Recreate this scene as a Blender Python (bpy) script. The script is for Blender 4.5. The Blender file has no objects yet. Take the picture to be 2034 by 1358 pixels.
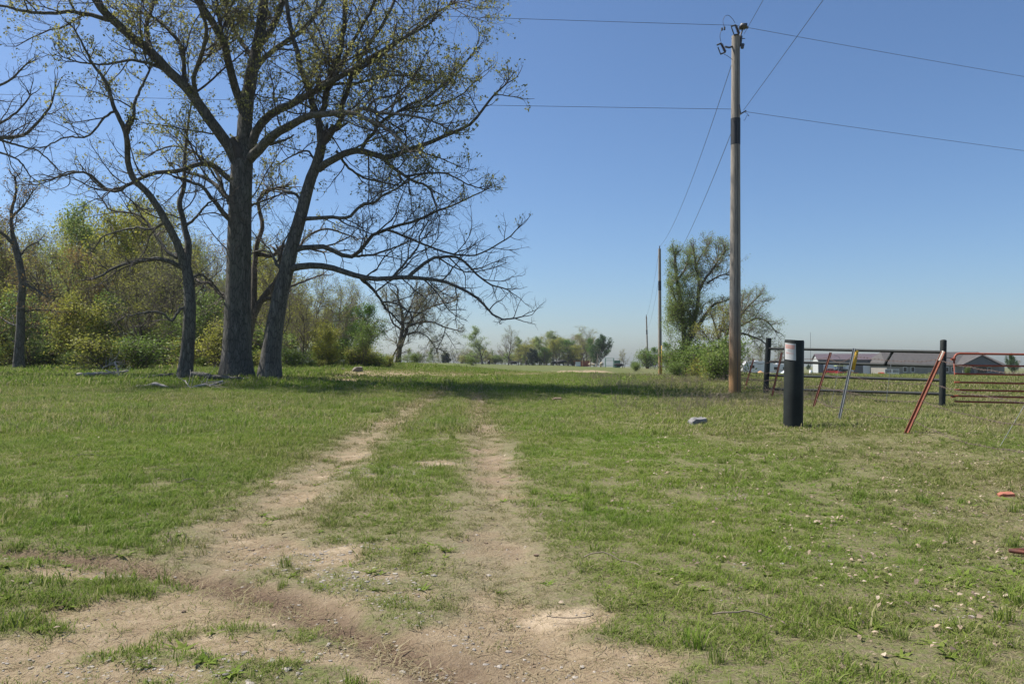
import bpy, bmesh, math, random
import numpy as np
from mathutils import Vector, Matrix

random.seed(7)
RNG = np.random.default_rng(11)
sc = bpy.context.scene
col = sc.collection
R = math.radians

# ------------------------------------------------------------------ camera, light, exposure
F = 1500.0; W2 = 1017.0; H2 = 679.0; CAMH = 1.3; PITCH = math.atan(33 / F)
cd = bpy.data.cameras.new('camera'); cam = bpy.data.objects.new('camera', cd); col.objects.link(cam)
cd.sensor_width = 36.0; cd.lens = 36.0 * F / 2034.0; cd.clip_end = 4000; cd.clip_start = 0.05
cam.location = (0, 0, CAMH); cam.rotation_euler = (R(90) + PITCH, 0, 0)
sc.camera = cam

SUN_EL = R(54); SX, SY = -0.945, 0.327
world = bpy.data.worlds.new('World'); sc.world = world; world.use_nodes = True
wn = world.node_tree.nodes; wl = world.node_tree.links
sky = wn.new('ShaderNodeTexSky'); sky.sky_type = 'NISHITA'; sky.sun_disc = False
sky.sun_elevation = SUN_EL; sky.sun_rotation = math.atan2(SX, SY)
sky.altitude = 200; sky.air_density = 1.0; sky.dust_density = 1.0; sky.ozone_density = 8.0
bg = wn['Background']; bg.inputs['Strength'].default_value = 0.080
wl.new(sky.outputs[0], bg.inputs['Color'])
sd = bpy.data.lights.new('sun', 'SUN'); sun = bpy.data.objects.new('sun', sd); col.objects.link(sun)
sd.energy = 5.0; sd.angle = R(0.53); sd.color = (1.0, 0.95, 0.87)
ce = math.cos(SUN_EL)
sun.rotation_euler = Vector((SX * ce, SY * ce, math.sin(SUN_EL))).to_track_quat('Z', 'Y').to_euler()
sun.location = (-30, 5, 60)
vs = sc.view_settings
vs.view_transform = 'Standard'; vs.look = 'None'; vs.gamma = 1.0; vs.exposure = 0.72; vs.use_curve_mapping = False

# ------------------------------------------------------------------ helpers: picking points, terrain
def ss(a, b, v):
    t = np.clip((np.asarray(v, float) - a) / (b - a), 0, 1); return t * t * (3 - 2 * t)

def ray(px, py):
    u = (px - W2) / F; v = (H2 - py) / F
    c, s = math.cos(PITCH), math.sin(PITCH)
    return np.array([u, c - v * s, s + v * c])

def P(px, py, d):
    """World point seen at (px, py) at depth y = d."""
    r = ray(px, py); r = r / r[1]
    return np.array([r[0] * d, d, CAMH + r[2] * d])

def X(px, d): return (px - W2) / F * d

def gflat(px, py):
    r = ray(px, py); t = -CAMH / r[2]; return np.array([r[0] * t, r[1] * t])

_g = np.random.default_rng(5)
_WAVES = [(_g.uniform(.25, 1.3), _g.uniform(0, 6.28), _g.uniform(0, 6.28)) for _ in range(9)]
_FINE = [(_g.uniform(3.0, 14.0), _g.uniform(0, 6.28), _g.uniform(0, 6.28)) for _ in range(16)]

def wavesum(ws, x, y):
    o = 0
    for k, a, p in ws: o = o + np.sin(k * (x * math.cos(a) + y * math.sin(a)) + p)
    return o / math.sqrt(len(ws))

def vnoise(x, y, s, seed=0):
    """value noise on a hashed lattice, 0..1"""
    x = np.asarray(x, float) / s; y = np.asarray(y, float) / s
    xi = np.floor(x).astype(np.int64); yi = np.floor(y).astype(np.int64); fx = x - xi; fy = y - yi
    def h(a, b):
        n = (a * 374761393 + b * 668265263 + seed * 974634777) & 0x7fffffff
        n = ((n ^ (n >> 13)) * 1274126177) & 0x7fffffff
        return ((n ^ (n >> 16)) & 0xffff) / 65535.0
    fx = fx * fx * (3 - 2 * fx); fy = fy * fy * (3 - 2 * fy)
    return (h(xi, yi) * (1 - fx) + h(xi + 1, yi) * fx) * (1 - fy) + (h(xi, yi + 1) * (1 - fx) + h(xi + 1, yi + 1) * fx) * fy

def fbm(x, y, s, seed=0, o=4):
    v = 0; a = 1; t = 0
    for i in range(o):
        v = v + a * vnoise(x, y, s / 2 ** i, seed + i); t += a; a *= .55
    return v / t

def line_field(x, y, pts, w):
    """0..1 closeness to a polyline on the ground; w = half width (m)"""
    best = np.full(np.shape(x), 1e9)
    for (ax, ay), (bx, by) in zip(pts[:-1], pts[1:]):
        dx, dy = bx - ax, by - ay; L = dx * dx + dy * dy
        t = np.clip(((x - ax) * dx + (y - ay) * dy) / L, 0, 1)
        best = np.minimum(best, (x - ax - t * dx) ** 2 + (y - ay - t * dy) ** 2)
    return np.exp(-best / (w * w))

def blobs(x, y, L):
    v = np.zeros(np.shape(x))
    for px, py, rx, ry, a in L:
        c = gflat(px, py)
        v = np.maximum(v, a * np.exp(-((x - c[0]) / rx) ** 2 - ((y - c[1]) / ry) ** 2))
    return v

T_LEFT = [gflat(*p) for p in [(893, 775), (835, 802), (770, 845), (690, 895), (620, 945), (560, 1000), (505, 1055), (455, 1105)]]
T_RIGHT = [gflat(*p) for p in [(945, 772), (950, 800), (957, 850), (968, 900), (985, 980), (997, 1060), (1003, 1130), (1015, 1220), (1040, 1340), (1060, 1450)]]
T_ARC = [gflat(*p) for p in [(-400, 1040), (-150, 1068), (0, 1092), (180, 1108), (340, 1132), (470, 1157), (560, 1184), (680, 1228), (780, 1272), (880, 1320), (960, 1400)]]
B_BARE = [(300, 1270, 1.1, .25, .75), (160, 1290, .7, .15, .6), (420, 1200, 1.3, .42, .72), (650, 1290, 1.0, .3, .72), (250, 1330, 1.1, .2, .8), (950, 1330, .7, .3, .75), (1000, 1240, .5, .4, .7), (700, 1150, .8, .5, .32), (1150, 1330, .5, .25, .6), (230, 1135, .7, .16, .95), (420, 1185, .6, .25, .9), (560, 1215, .5, .2, .9), (330, 1230, .6, .2, .7), (180, 1330, .8, .2, .9), (640, 1290, .35, .15, .9),
          (760, 1330, .35, .18, .75), (880, 1255, .4, .25, .85), (980, 1320, .45, .25, .9), (1120, 1215, .32, .2, .95), (1000, 1200, .3, .4, .7), (1140, 1290, .3, .25, .75),
          (1280, 1300, .25, .2, .6), (560, 1080, .5, .4, .42), (660, 1110, .5, .5, .36), (770, 1180, .45, .3, .42), (600, 960, .55, 1.1, .36), (880, 900, .8, 1.2, .2), (1000, 985, .3, .4, .7),
          (1060, 1130, .35, .35, .55), (1180, 1120, .25, .3, .4), (790, 838, .5, .9, .75), (750, 945, .6, .7, .45), (865, 917, .3, .35, .8), (970, 860, .5, 1.2, .4), (1040, 850, .4, .6, .5)]
B_GRASS = [(60, 1175, .5, .14, .9), (20, 1250, .3, .12, .5), (530, 1325, .26, .12, .8), (640, 1262, .12, .06, .4)]
B_SAND = [(480, 1222, .24, .13, 1), (420, 1250, .22, .06, .8), (1115, 1208, .20, .16, .95), (1170, 1190, .16, .10, .9), (1090, 1190, .10, .10, .8), (235, 1128, .18, .06, .9), (300, 1140, .25, .06, .6), (990, 985, .14, .16, .8), (700, 1318, .2, .07, .8), (870, 917, .25, .2, .7), (230, 1275, .14, .05, .7)]
B_GRAVEL = [(600, 1105, .35, .3, .9), (690, 1140, .4, .3, 1), (740, 1180, .35, .22, 1), (800, 1215, .25, .16, .9), (300, 1322, .6, .16, 1), (450, 1290, .35, .09, .8), (880, 1245, .3, .2, .8), (930, 1320, .35, .2, .9),
            (640, 1275, .35, .1, .7), (770, 935, .5, .6, .7), (860, 915, .3, .3, .8), (820, 1340, .4, .12, .8), (560, 1345, .4, .1, .6), (150, 1130, .4, .1, .4)]
FAR_DIRT = NEAR_DIRT = None

def masks(x, y):
    n1 = fbm(x, y, .55, 3); n2 = fbm(x, y, 1.7, 9); n3 = fbm(x, y, .18, 21, 3)
    near = ss(60, 25, y)
    fade = ss(34, 9, y)
    tl = line_field(x, y, T_LEFT, .42); tr = line_field(x, y, T_RIGHT, .34); arc = line_field(x, y, T_ARC, .15)
    b = np.maximum.reduce([tl * (.34 + .14 * fade), tr * (.36 + .14 * fade), arc * .9, 1.22 * blobs(x, y, B_BARE)])
    b = np.maximum(b, 1.15 * line_field(x, y * .25, FAR_DIRT, 1.5) * ss(.18, .42, fbm(x, y * .35, 2.2, 31)))
    b = np.maximum(b, .9 * line_field(x, y * .4, NEAR_DIRT, .55) * ss(.3, .6, fbm(x, y * .5, 1.2, 33)))
    b = b - .8 * blobs(x, y, B_GRASS)
    b = b + (n1 - .5) * .85 + (n3 - .5) * .6 + (n2 - .5) * .2
    right = ss(.5, 3.5, x - .13 * y)
    b = b - .05 * near * right
    bare = ss(.32, .68, b)
    sand = ss(.36, .66, .72 * blobs(x, y, B_SAND) + (n3 - .5) * 1.3 + (n1 - .5) * 1.0)
    dark = np.clip(arc * 1.0 + .45 * line_field(x, y, [gflat(*p) for p in [(560, 1060), (500, 1110), (470, 1150)]], .12) + .35 * tr * ss(.45, .7, n1), 0, 1) * (.6 + .8 * n3)
    grav = np.clip(blobs(x, y, B_GRAVEL) + (n1 - .5) * .7, 0, 1)
    dry = np.clip(.10 + .40 * right * near + .75 * np.maximum(tl, tr) * (.5 + .5 * fade) + (n2 - .5) * .8 + .35 * ss(16, 45, y) * right, 0, 1)
    worn = np.clip(np.maximum(line_field(x, y, T_LEFT, .5), line_field(x, y, T_RIGHT, .42)) * (.75 + .9 * (n1 - .5)) + .35 * ss(14, 5, y) * line_field(x, y, [(a + b_) / 2 for a, b_ in zip(T_LEFT, T_RIGHT)], .7), 0, 1)
    dry = np.clip(dry + .35 * worn, 0, 1)
    return bare, sand, np.clip(dark, 0, 1), grav, dry, worn

def H(x, y):
    x = np.asarray(x, float); y = np.asarray(y, float)
    z = .72 * ss(14, 46, y) * (1 - ss(-11, 2.5, x)) * (1 - .5 * ss(80, 200, y))
    z = z - 2.2 * ss(26, 165, y) * ss(8, 60, x)
    z = z - .8 * ss(100, 240, y) - 5.5 * ss(245, 520, y)
    z = z - .35 * np.exp(-((x - 15) / 9) ** 2 - ((y - 76) / 22) ** 2)
    xf = 6.4 + (y - 10) * .147
    z = z + .10 * np.exp(-((x - xf - .2) / .9) ** 2) * ss(4, 9, y) * ss(60, 35, y)
    z = z + .022 * wavesum(_WAVES, x, y) * ss(1, 5, np.hypot(x, y))
    nz = ss(40, 12, y)
    z = z - nz * (.035 * line_field(x, y, T_LEFT, .3) + .03 * line_field(x, y, T_RIGHT, .25))
    arcd = line_field(x, y, T_ARC, .13)
    z = z - nz * .05 * arcd
    return z

def ground(px, py):
    d = gflat(px, py)
    p = d
    for _ in range(12):
        h = float(H(p[0], p[1])); r = ray(px, py); t = (h - CAMH) / r[2]
        q = np.array([r[0] * t, r[1] * t]); p = p * .5 + q * .5
    return np.array([p[0], p[1], float(H(p[0], p[1]))])

FAR_DIRT = [ground(*p)[:2] * [1, .25] for p in [(690, 742), (780, 740), (850, 742), (920, 745), (1000, 744), (1080, 741), (1150, 738), (1185, 738)]]
NEAR_DIRT = [ground(*p)[:2] * [1, .4] for p in [(575, 756), (640, 756), (720, 754)]]

# ------------------------------------------------------------------ helpers: meshes and objects
class Geo:
    def __init__(s): s.v = []; s.q = []; s.t = []; s.n = 0; s.tint = []
    def add(s, V, Q=None, T=None, tint=None):
        V = np.asarray(V, float).reshape(-1, 3)
        if Q is not None and len(Q): s.q.append(np.asarray(Q, int).reshape(-1, 4) + s.n)
        if T is not None and len(T): s.t.append(np.asarray(T, int).reshape(-1, 3) + s.n)
        s.v.append(V); s.n += len(V)
        s.tint.append(np.full(len(V), .5) if tint is None else np.broadcast_to(tint, (len(V),)))
        return s
    def mesh(s, name, mat, origin=(0, 0, 0), smooth=True, extra=None):
        V = np.concatenate(s.v) - np.asarray(origin, float)
        Q = np.concatenate(s.q) if s.q else np.zeros((0, 4), int)
        T = np.concatenate(s.t) if s.t else np.zeros((0, 3), int)
        me = bpy.data.meshes.new(name)
        me.vertices.add(len(V)); me.vertices.foreach_set('co', V.astype(np.float32).ravel())
        nl = Q.size + T.size; me.loops.add(nl)
        me.loops.foreach_set('vertex_index', np.concatenate([Q.ravel(), T.ravel()]).astype(np.int32))
        me.polygons.add(len(Q) + len(T))
        st = np.concatenate([np.arange(len(Q)) * 4, len(Q) * 4 + np.arange(len(T)) * 3]).astype(np.int32)
        me.polygons.foreach_set('loop_start', st)
        me.polygons.foreach_set('use_smooth', np.full(len(st), smooth))
        me.update(calc_edges=True)
        a = me.attributes.new('tint', 'FLOAT', 'POINT'); a.data.foreach_set('value', np.concatenate(s.tint).astype(np.float32))
        for k, v in (extra or {}).items():
            a = me.attributes.new(k, 'FLOAT', 'POINT'); a.data.foreach_set('value', np.asarray(v, np.float32))
        if mat is not None: me.materials.append(mat)
        return me

    # shapes
    def box(s, c, size, rot=None):
        x, y, z = np.array(size) / 2
        V = np.array([[-x, -y, -z], [x, -y, -z], [x, y, -z], [-x, y, -z], [-x, -y, z], [x, -y, z], [x, y, z], [-x, y, z]])
        if rot is not None: V = V @ np.array(rot).T
        return s.add(V + np.array(c), [[0, 3, 2, 1], [4, 5, 6, 7], [0, 1, 5, 4], [1, 2, 6, 5], [2, 3, 7, 6], [3, 0, 4, 7]])
    def tube(s, pts, rad, k=8, cap=True, tint=None):
        pts = np.asarray(pts, float); n = len(pts); rad = np.broadcast_to(np.asarray(rad, float), (n,))
        V, Q = tubes(pts[None], rad[None], k)
        base = s.n; s.add(V, Q, tint=tint)
        if cap:
            for i, flip in ((0, True), (n - 1, False)):
                ring = list(range(i * k, i * k + k))
                c = V.reshape(-1, 3)[ring].mean(0)
                Vr = np.concatenate([V.reshape(-1, 3)[ring], [c]])
                Tr = [[(j + 1) % k, j, k] if flip else [j, (j + 1) % k, k] for j in range(k)]
                s.add(Vr, T=Tr, tint=tint)
        return s
    def prism(s, prof, a, b, axis='y'):
        """profile [(u, z)] extruded from a to b along axis (convex profiles)"""
        n = len(prof); V = []
        for t in (a, b):
            for u, z in prof: V.append((u, t, z) if axis == 'y' else (t, u, z))
        Q = [[i, (i + 1) % n, n + (i + 1) % n, n + i] for i in range(n)]
        T = [[0, i + 1, i] for i in range(1, n - 1)] + [[n, n + i, n + i + 1] for i in range(1, n - 1)]
        return s.add(V, Q, T)

def tubes(Pp, Rr, k):
    """Pp (B,n,3), Rr (B,n) -> vertices and quads of B tapered tubes"""
    B, n, _ = Pp.shape
    Tn = np.gradient(Pp, axis=1); Tn /= np.linalg.norm(Tn, axis=2, keepdims=True) + 1e-9
    ref = np.where(np.abs(Tn.mean(1, keepdims=True)[..., 2:3]) > .8, np.array([1., 0, 0]), np.array([0, 0, 1.]))
    A = np.cross(Tn, np.broadcast_to(ref, Tn.shape)); A /= np.linalg.norm(A, axis=2, keepdims=True) + 1e-9
    Bv = np.cross(Tn, A)
    ang = np.arange(k) * 2 * math.pi / k
    V = Pp[:, :, None] + Rr[:, :, None, None] * (A[:, :, None] * np.cos(ang)[:, None] + Bv[:, :, None] * np.sin(ang)[:, None])
    idx = np.arange(B * n * k).reshape(B, n, k)
    a = idx[:, :-1]; b = idx[:, 1:]
    Q = np.stack([a, np.roll(a, -1, 2), np.roll(b, -1, 2), b], -1).reshape(-1, 4)
    return V.reshape(-1, 3), Q

def link(o, parent=None):
    col.objects.link(o)
    if parent is not None: o.parent = parent
    return o

def setp(o, label=None, cat=None, group=None, kind=None):
    if label: o['label'] = label
    if cat: o['category'] = cat
    if group: o['group'] = group
    if kind: o['kind'] = kind
    return o

def thing(name, label, cat, loc=(0, 0, 0), group=None, rz=0):
    o = bpy.data.objects.new(name, None); o.empty_display_size = .2
    o.location = loc; o.rotation_euler = (0, 0, rz); link(o)
    return setp(o, label, cat, group)

def part(name, geo, mat, parent=None, origin=None, smooth=True, label=None):
    if origin is None: origin = tuple(parent.location) if parent is not None and parent.parent is None else (0, 0, 0)
    o = bpy.data.objects.new(name, geo.mesh(name, mat, origin, smooth)); link(o, parent)
    if label: o['label'] = label
    return o

def whole(name, geo, mat, label, cat, loc, group=None, smooth=True, kind=None):
    o = bpy.data.objects.new(name, geo.mesh(name, mat, loc, smooth)); o.location = loc; link(o)
    return setp(o, label, cat, group, kind)

def copy_tree(o, parent=None):
    c = o.copy(); link(c); c.parent = parent
    for ch in o.children: copy_tree(ch, c)
    return c

# ------------------------------------------------------------------ materials
def mat_new(name):
    m = bpy.data.materials.new(name); m.use_nodes = True
    nt = m.node_tree; return m, nt, nt.nodes['Principled BSDF']

def N(nt, t, **kw):
    n = nt.nodes.new(t)
    for k, v in kw.items(): setattr(n, k, v)
    return n

def ramp(nt, fac, stops):
    n = N(nt, 'ShaderNodeValToRGB'); e = n.color_ramp.elements
    while len(e) < len(stops): e.new(.5)
    for i, (p, c) in enumerate(stops): e[i].position = p; e[i].color = (*c, 1) if len(c) == 3 else c
    nt.links.new(fac, n.inputs['Fac']); return n.outputs['Color']

def noise(nt, scale, detail=4, vec=None, rough=.6):
    n = N(nt, 'ShaderNodeTexNoise'); n.inputs['Scale'].default_value = scale; n.inputs['Detail'].default_value = detail
    n.inputs['Roughness'].default_value = rough
    if vec is not None: nt.links.new(vec, n.inputs['Vector'])
    return n.outputs['Fac']

def mix(nt, f, a, b, blend='MIX'):
    n = N(nt, 'ShaderNodeMix', data_type='RGBA', blend_type=blend)
    for s, v in ((n.inputs[0], f), (n.inputs[6], a), (n.inputs[7], b)):
        if isinstance(v, (int, float)): s.default_value = v
        elif isinstance(v, tuple): s.default_value = (*v, 1)
        else: nt.links.new(v, s)
    return n.outputs[2]

def bump(nt, bs, hgt, strength=.4, dist=.02):
    b = N(nt, 'ShaderNodeBump'); b.inputs['Strength'].default_value = strength; b.inputs['Distance'].default_value = dist
    nt.links.new(hgt, b.inputs['Height']); nt.links.new(b.outputs[0], bs.inputs['Normal'])

def attr(nt, name, typ='GEOMETRY'):
    a = N(nt, 'ShaderNodeAttribute', attribute_name=name, attribute_type=typ); return a.outputs['Fac']

def pos(nt): return N(nt, 'ShaderNodeNewGeometry').outputs['Position']
def objc(nt): return N(nt, 'ShaderNodeTexCoord').outputs['Object']

def mapped(nt, vec, scale):
    m = N(nt, 'ShaderNodeMapping'); m.inputs['Scale'].default_value = scale
    nt.links.new(vec, m.inputs['Vector']); return m.outputs[0]

def surf(name, c1, c2, scale=6, rough=.7, bumpd=.01, metal=0.0, stretch=(1, 1, 1), bstr=.4):
    m, nt, bs = mat_new(name)
    v = mapped(nt, objc(nt), stretch)
    f = noise(nt, scale, 6, v, .65)
    nt.links.new(ramp(nt, f, [(.3, c1), (.7, c2)]), bs.inputs['Base Color'])
    bs.inputs['Roughness'].default_value = rough; bs.inputs['Metallic'].default_value = metal
    if bumpd: bump(nt, bs, noise(nt, scale * 3, 5, v), bstr, bumpd)
    return m

def leaf_mat(name, c1, c2, c3, trans=.35):
    m, nt, bs = mat_new(name)
    t = attr(nt, 'tint')
    c = ramp(nt, t, [(0, c1), (.5, c2), (1, c3)])
    nt.links.new(c, bs.inputs['Base Color']); bs.inputs['Roughness'].default_value = .55
    bs.inputs['Specular IOR Level'].default_value = .25
    tr = N(nt, 'ShaderNodeBsdfTranslucent'); nt.links.new(c, tr.inputs['Color'])
    mx = N(nt, 'ShaderNodeMixShader'); mx.inputs[0].default_value = trans
    nt.links.new(bs.outputs[0], mx.inputs[1]); nt.links.new(tr.outputs[0], mx.inputs[2])
    nt.links.new(mx.outputs[0], nt.nodes['Material Output'].inputs['Surface']); return m

M = {}
def bark(name, c1, c2, c3, sc_=1.0):
    m, nt, bs = mat_new(name)
    v = mapped(nt, objc(nt), (1, 1, .22))
    vo = N(nt, 'ShaderNodeTexVoronoi', feature='DISTANCE_TO_EDGE'); vo.inputs['Scale'].default_value = 11 * sc_; nt.links.new(v, vo.inputs['Vector'])
    f = noise(nt, 7 * sc_, 6, v); big = noise(nt, 1.1, 3, objc(nt))
    c = ramp(nt, f, [(.3, c1), (.55, c2), (.75, c3)])
    c = mix(nt, ramp(nt, big, [(.45, (0, 0, 0)), (.7, (.6, .6, .6))]), c, (c2[0] * 1.25, c2[1] * 1.3, c2[2] * 1.15))
    c = mix(nt, ramp(nt, vo.outputs['Distance'], [(0, (.75, .75, .75)), (.12, (0, 0, 0))]), c, (c1[0] * .5, c1[1] * .5, c1[2] * .5))
    nt.links.new(c, bs.inputs['Base Color']); bs.inputs['Roughness'].default_value = .9
    bs.inputs['Specular IOR Level'].default_value = .2
    mm = N(nt, 'ShaderNodeMath', operation='ADD'); nt.links.new(vo.outputs['Distance'], mm.inputs[0]); nt.links.new(f, mm.inputs[1])
    bump(nt, bs, mm.outputs[0], .9, .04); return m

M['oak'] = bark('oak_bark', (.065, .061, .053), (.125, .118, .104), (.21, .20, .18))
M['twig'] = surf('twig_bark', (.055, .046, .04), (.105, .088, .075), 3, .9, 0)
M['grey'] = bark('grey_bark', (.085, .07, .058), (.14, .12, .10), (.21, .18, .155), 1.4)
M['greytwig'] = surf('grey_twig', (.13, .105, .085), (.22, .185, .15), 3, .9, 0)
M['dead'] = surf('weathered_dead_wood', (.22, .19, .155), (.48, .43, .37), 9, .85, .01, stretch=(1, 1, 1))
M['l_oak'] = leaf_mat('young_oak_leaf', (.17, .17, .05), (.27, .27, .085), (.37, .355, .14), .55)
M['l_bush'] = leaf_mat('spring_bush_leaf', (.095, .16, .028), (.15, .225, .04), (.23, .29, .065), .4)
M['l_bud'] = leaf_mat('pale_bud', (.19, .21, .07), (.27, .285, .10), (.35, .345, .15), .5)
M['l_yel'] = leaf_mat('yellow_green_leaf', (.20, .225, .035), (.30, .31, .055), (.42, .385, .09), .5)
M['l_org'] = leaf_mat('russet_bud', (.19, .12, .045), (.27, .18, .06), (.33, .25, .09), .4)
M['l_grn'] = leaf_mat('fresh_green_leaf', (.055, .12, .02), (.10, .20, .03), (.18, .29, .05), .4)
M['l_pale'] = leaf_mat('pale_green_leaf', (.16, .22, .06), (.23, .30, .085), (.31, .37, .13), .5)
M['l_dark'] = leaf_mat('deep_green_leaf', (.025, .06, .02), (.05, .105, .03), (.09, .16, .04), .3)
M['l_under'] = leaf_mat('undergrowth_leaf', (.10, .165, .035), (.155, .225, .05), (.22, .28, .07), .5)
M['l_cedar'] = leaf_mat('cedar_needle', (.02, .035, .02), (.035, .055, .03), (.055, .08, .04), .1)

# ------------------------------------------------------------------ tree growth
def unit(a): return a / (np.linalg.norm(a, axis=-1, keepdims=True) + 1e-9)

def grow(S, D, L, n, wob, up, g):
    B = len(S); Pp = np.empty((B, n, 3)); p = S.copy(); d = unit(D); Pp[:, 0] = p
    for i in range(1, n):
        d = unit(d + g.normal(0, wob, (B, 3)) + np.array([0, 0, up]))
        p = p + d * (L / (n - 1))[:, None]; Pp[:, i] = p
    return Pp

def at_t(Pp, t, i=None):
    B, n, _ = Pp.shape; f = t * (n - 1); a = np.minimum(f.astype(int), n - 2); w = (f - a)[:, None]
    b = np.arange(B) if i is None else i
    p0, p1 = Pp[b, a], Pp[b, a + 1]
    return p0 * (1 - w) + p1 * w, unit(p1 - p0)

def kids(Pp, Rr, Lp, m, tmin, ang, lr, g, up=.0, tmax=1.0, rfac=.6):
    """m children on every parent -> start, dir, length, radius"""
    B, n, _ = Pp.shape; i = np.repeat(np.arange(B), m)
    t = tmin + (tmax - tmin) * ((np.tile(np.arange(m), B) + g.random(B * m)) / m)
    S, Tn = at_t(Pp, t, i)
    q = unit(np.cross(Tn, g.normal(0, 1, (B * m, 3))))
    a = np.radians(g.uniform(ang[0], ang[1], B * m))[:, None]
    D = Tn * np.cos(a) + q * np.sin(a); D[:, 2] += up; D = unit(D)
    L = Lp[i] * g.uniform(lr[0], lr[1], B * m) * (1.15 - .6 * t)
    f = t * (n - 1); k = np.minimum(f.astype(int), n - 1)
    r = Rr[i, k] * rfac
    return S, D, L, r

def taper(r0, n, end=.3):
    return r0[:, None] * np.linspace(1, end, n)[None]

def leaves(C, size, k, spread, g, droop=.0, elong=1.7):
    """k rhombic leaves about every centre"""
    n = len(C) * k
    c = np.repeat(C, k, 0) + g.normal(0, spread, (n, 3))
    u = unit(g.normal(0, 1, (n, 3)) + np.array([0, 0, -droop])); w = unit(np.cross(u, g.normal(0, 1, (n, 3))))
    s = (size * g.uniform(.6, 1.35, n))[:, None]
    V = np.stack([c - u * s * .5, c + w * s * .5 / elong, c + u * s * .5, c - w * s * .5 / elong], 1).reshape(-1, 3)
    base = np.repeat(np.clip(g.normal(.5, .22, len(C)), 0, 1), k) * .7 + g.random(n) * .3
    return V, np.arange(n * 4).reshape(-1, 4), np.repeat(base, 4)

def smooth_line(pts, n):
    p = np.asarray(pts, float)
    if len(p) < 3:
        t = np.linspace(0, 1, n)[:, None]; return p[0] * (1 - t) + p[-1] * t
    q = np.vstack([2 * p[0] - p[1], p, 2 * p[-1] - p[-2]])
    d = np.concatenate([[0], np.cumsum(np.linalg.norm(np.diff(p[:, :2], axis=0), axis=1))]); d /= d[-1]
    out = []
    for t in np.linspace(0, 1, n):
        i = min(np.searchsorted(d, t, 'right') - 1, len(p) - 2); w = (t - d[i]) / (d[i + 1] - d[i] + 1e-9)
        a, b, c, e = q[i], q[i + 1], q[i + 2], q[i + 3]
        out.append(.5 * (2 * b + (c - a) * w + (2 * a - 5 * b + 4 * c - e) * w ** 2 + (3 * b - a - 3 * c + e) * w ** 3))
    return np.array(out)

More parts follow.
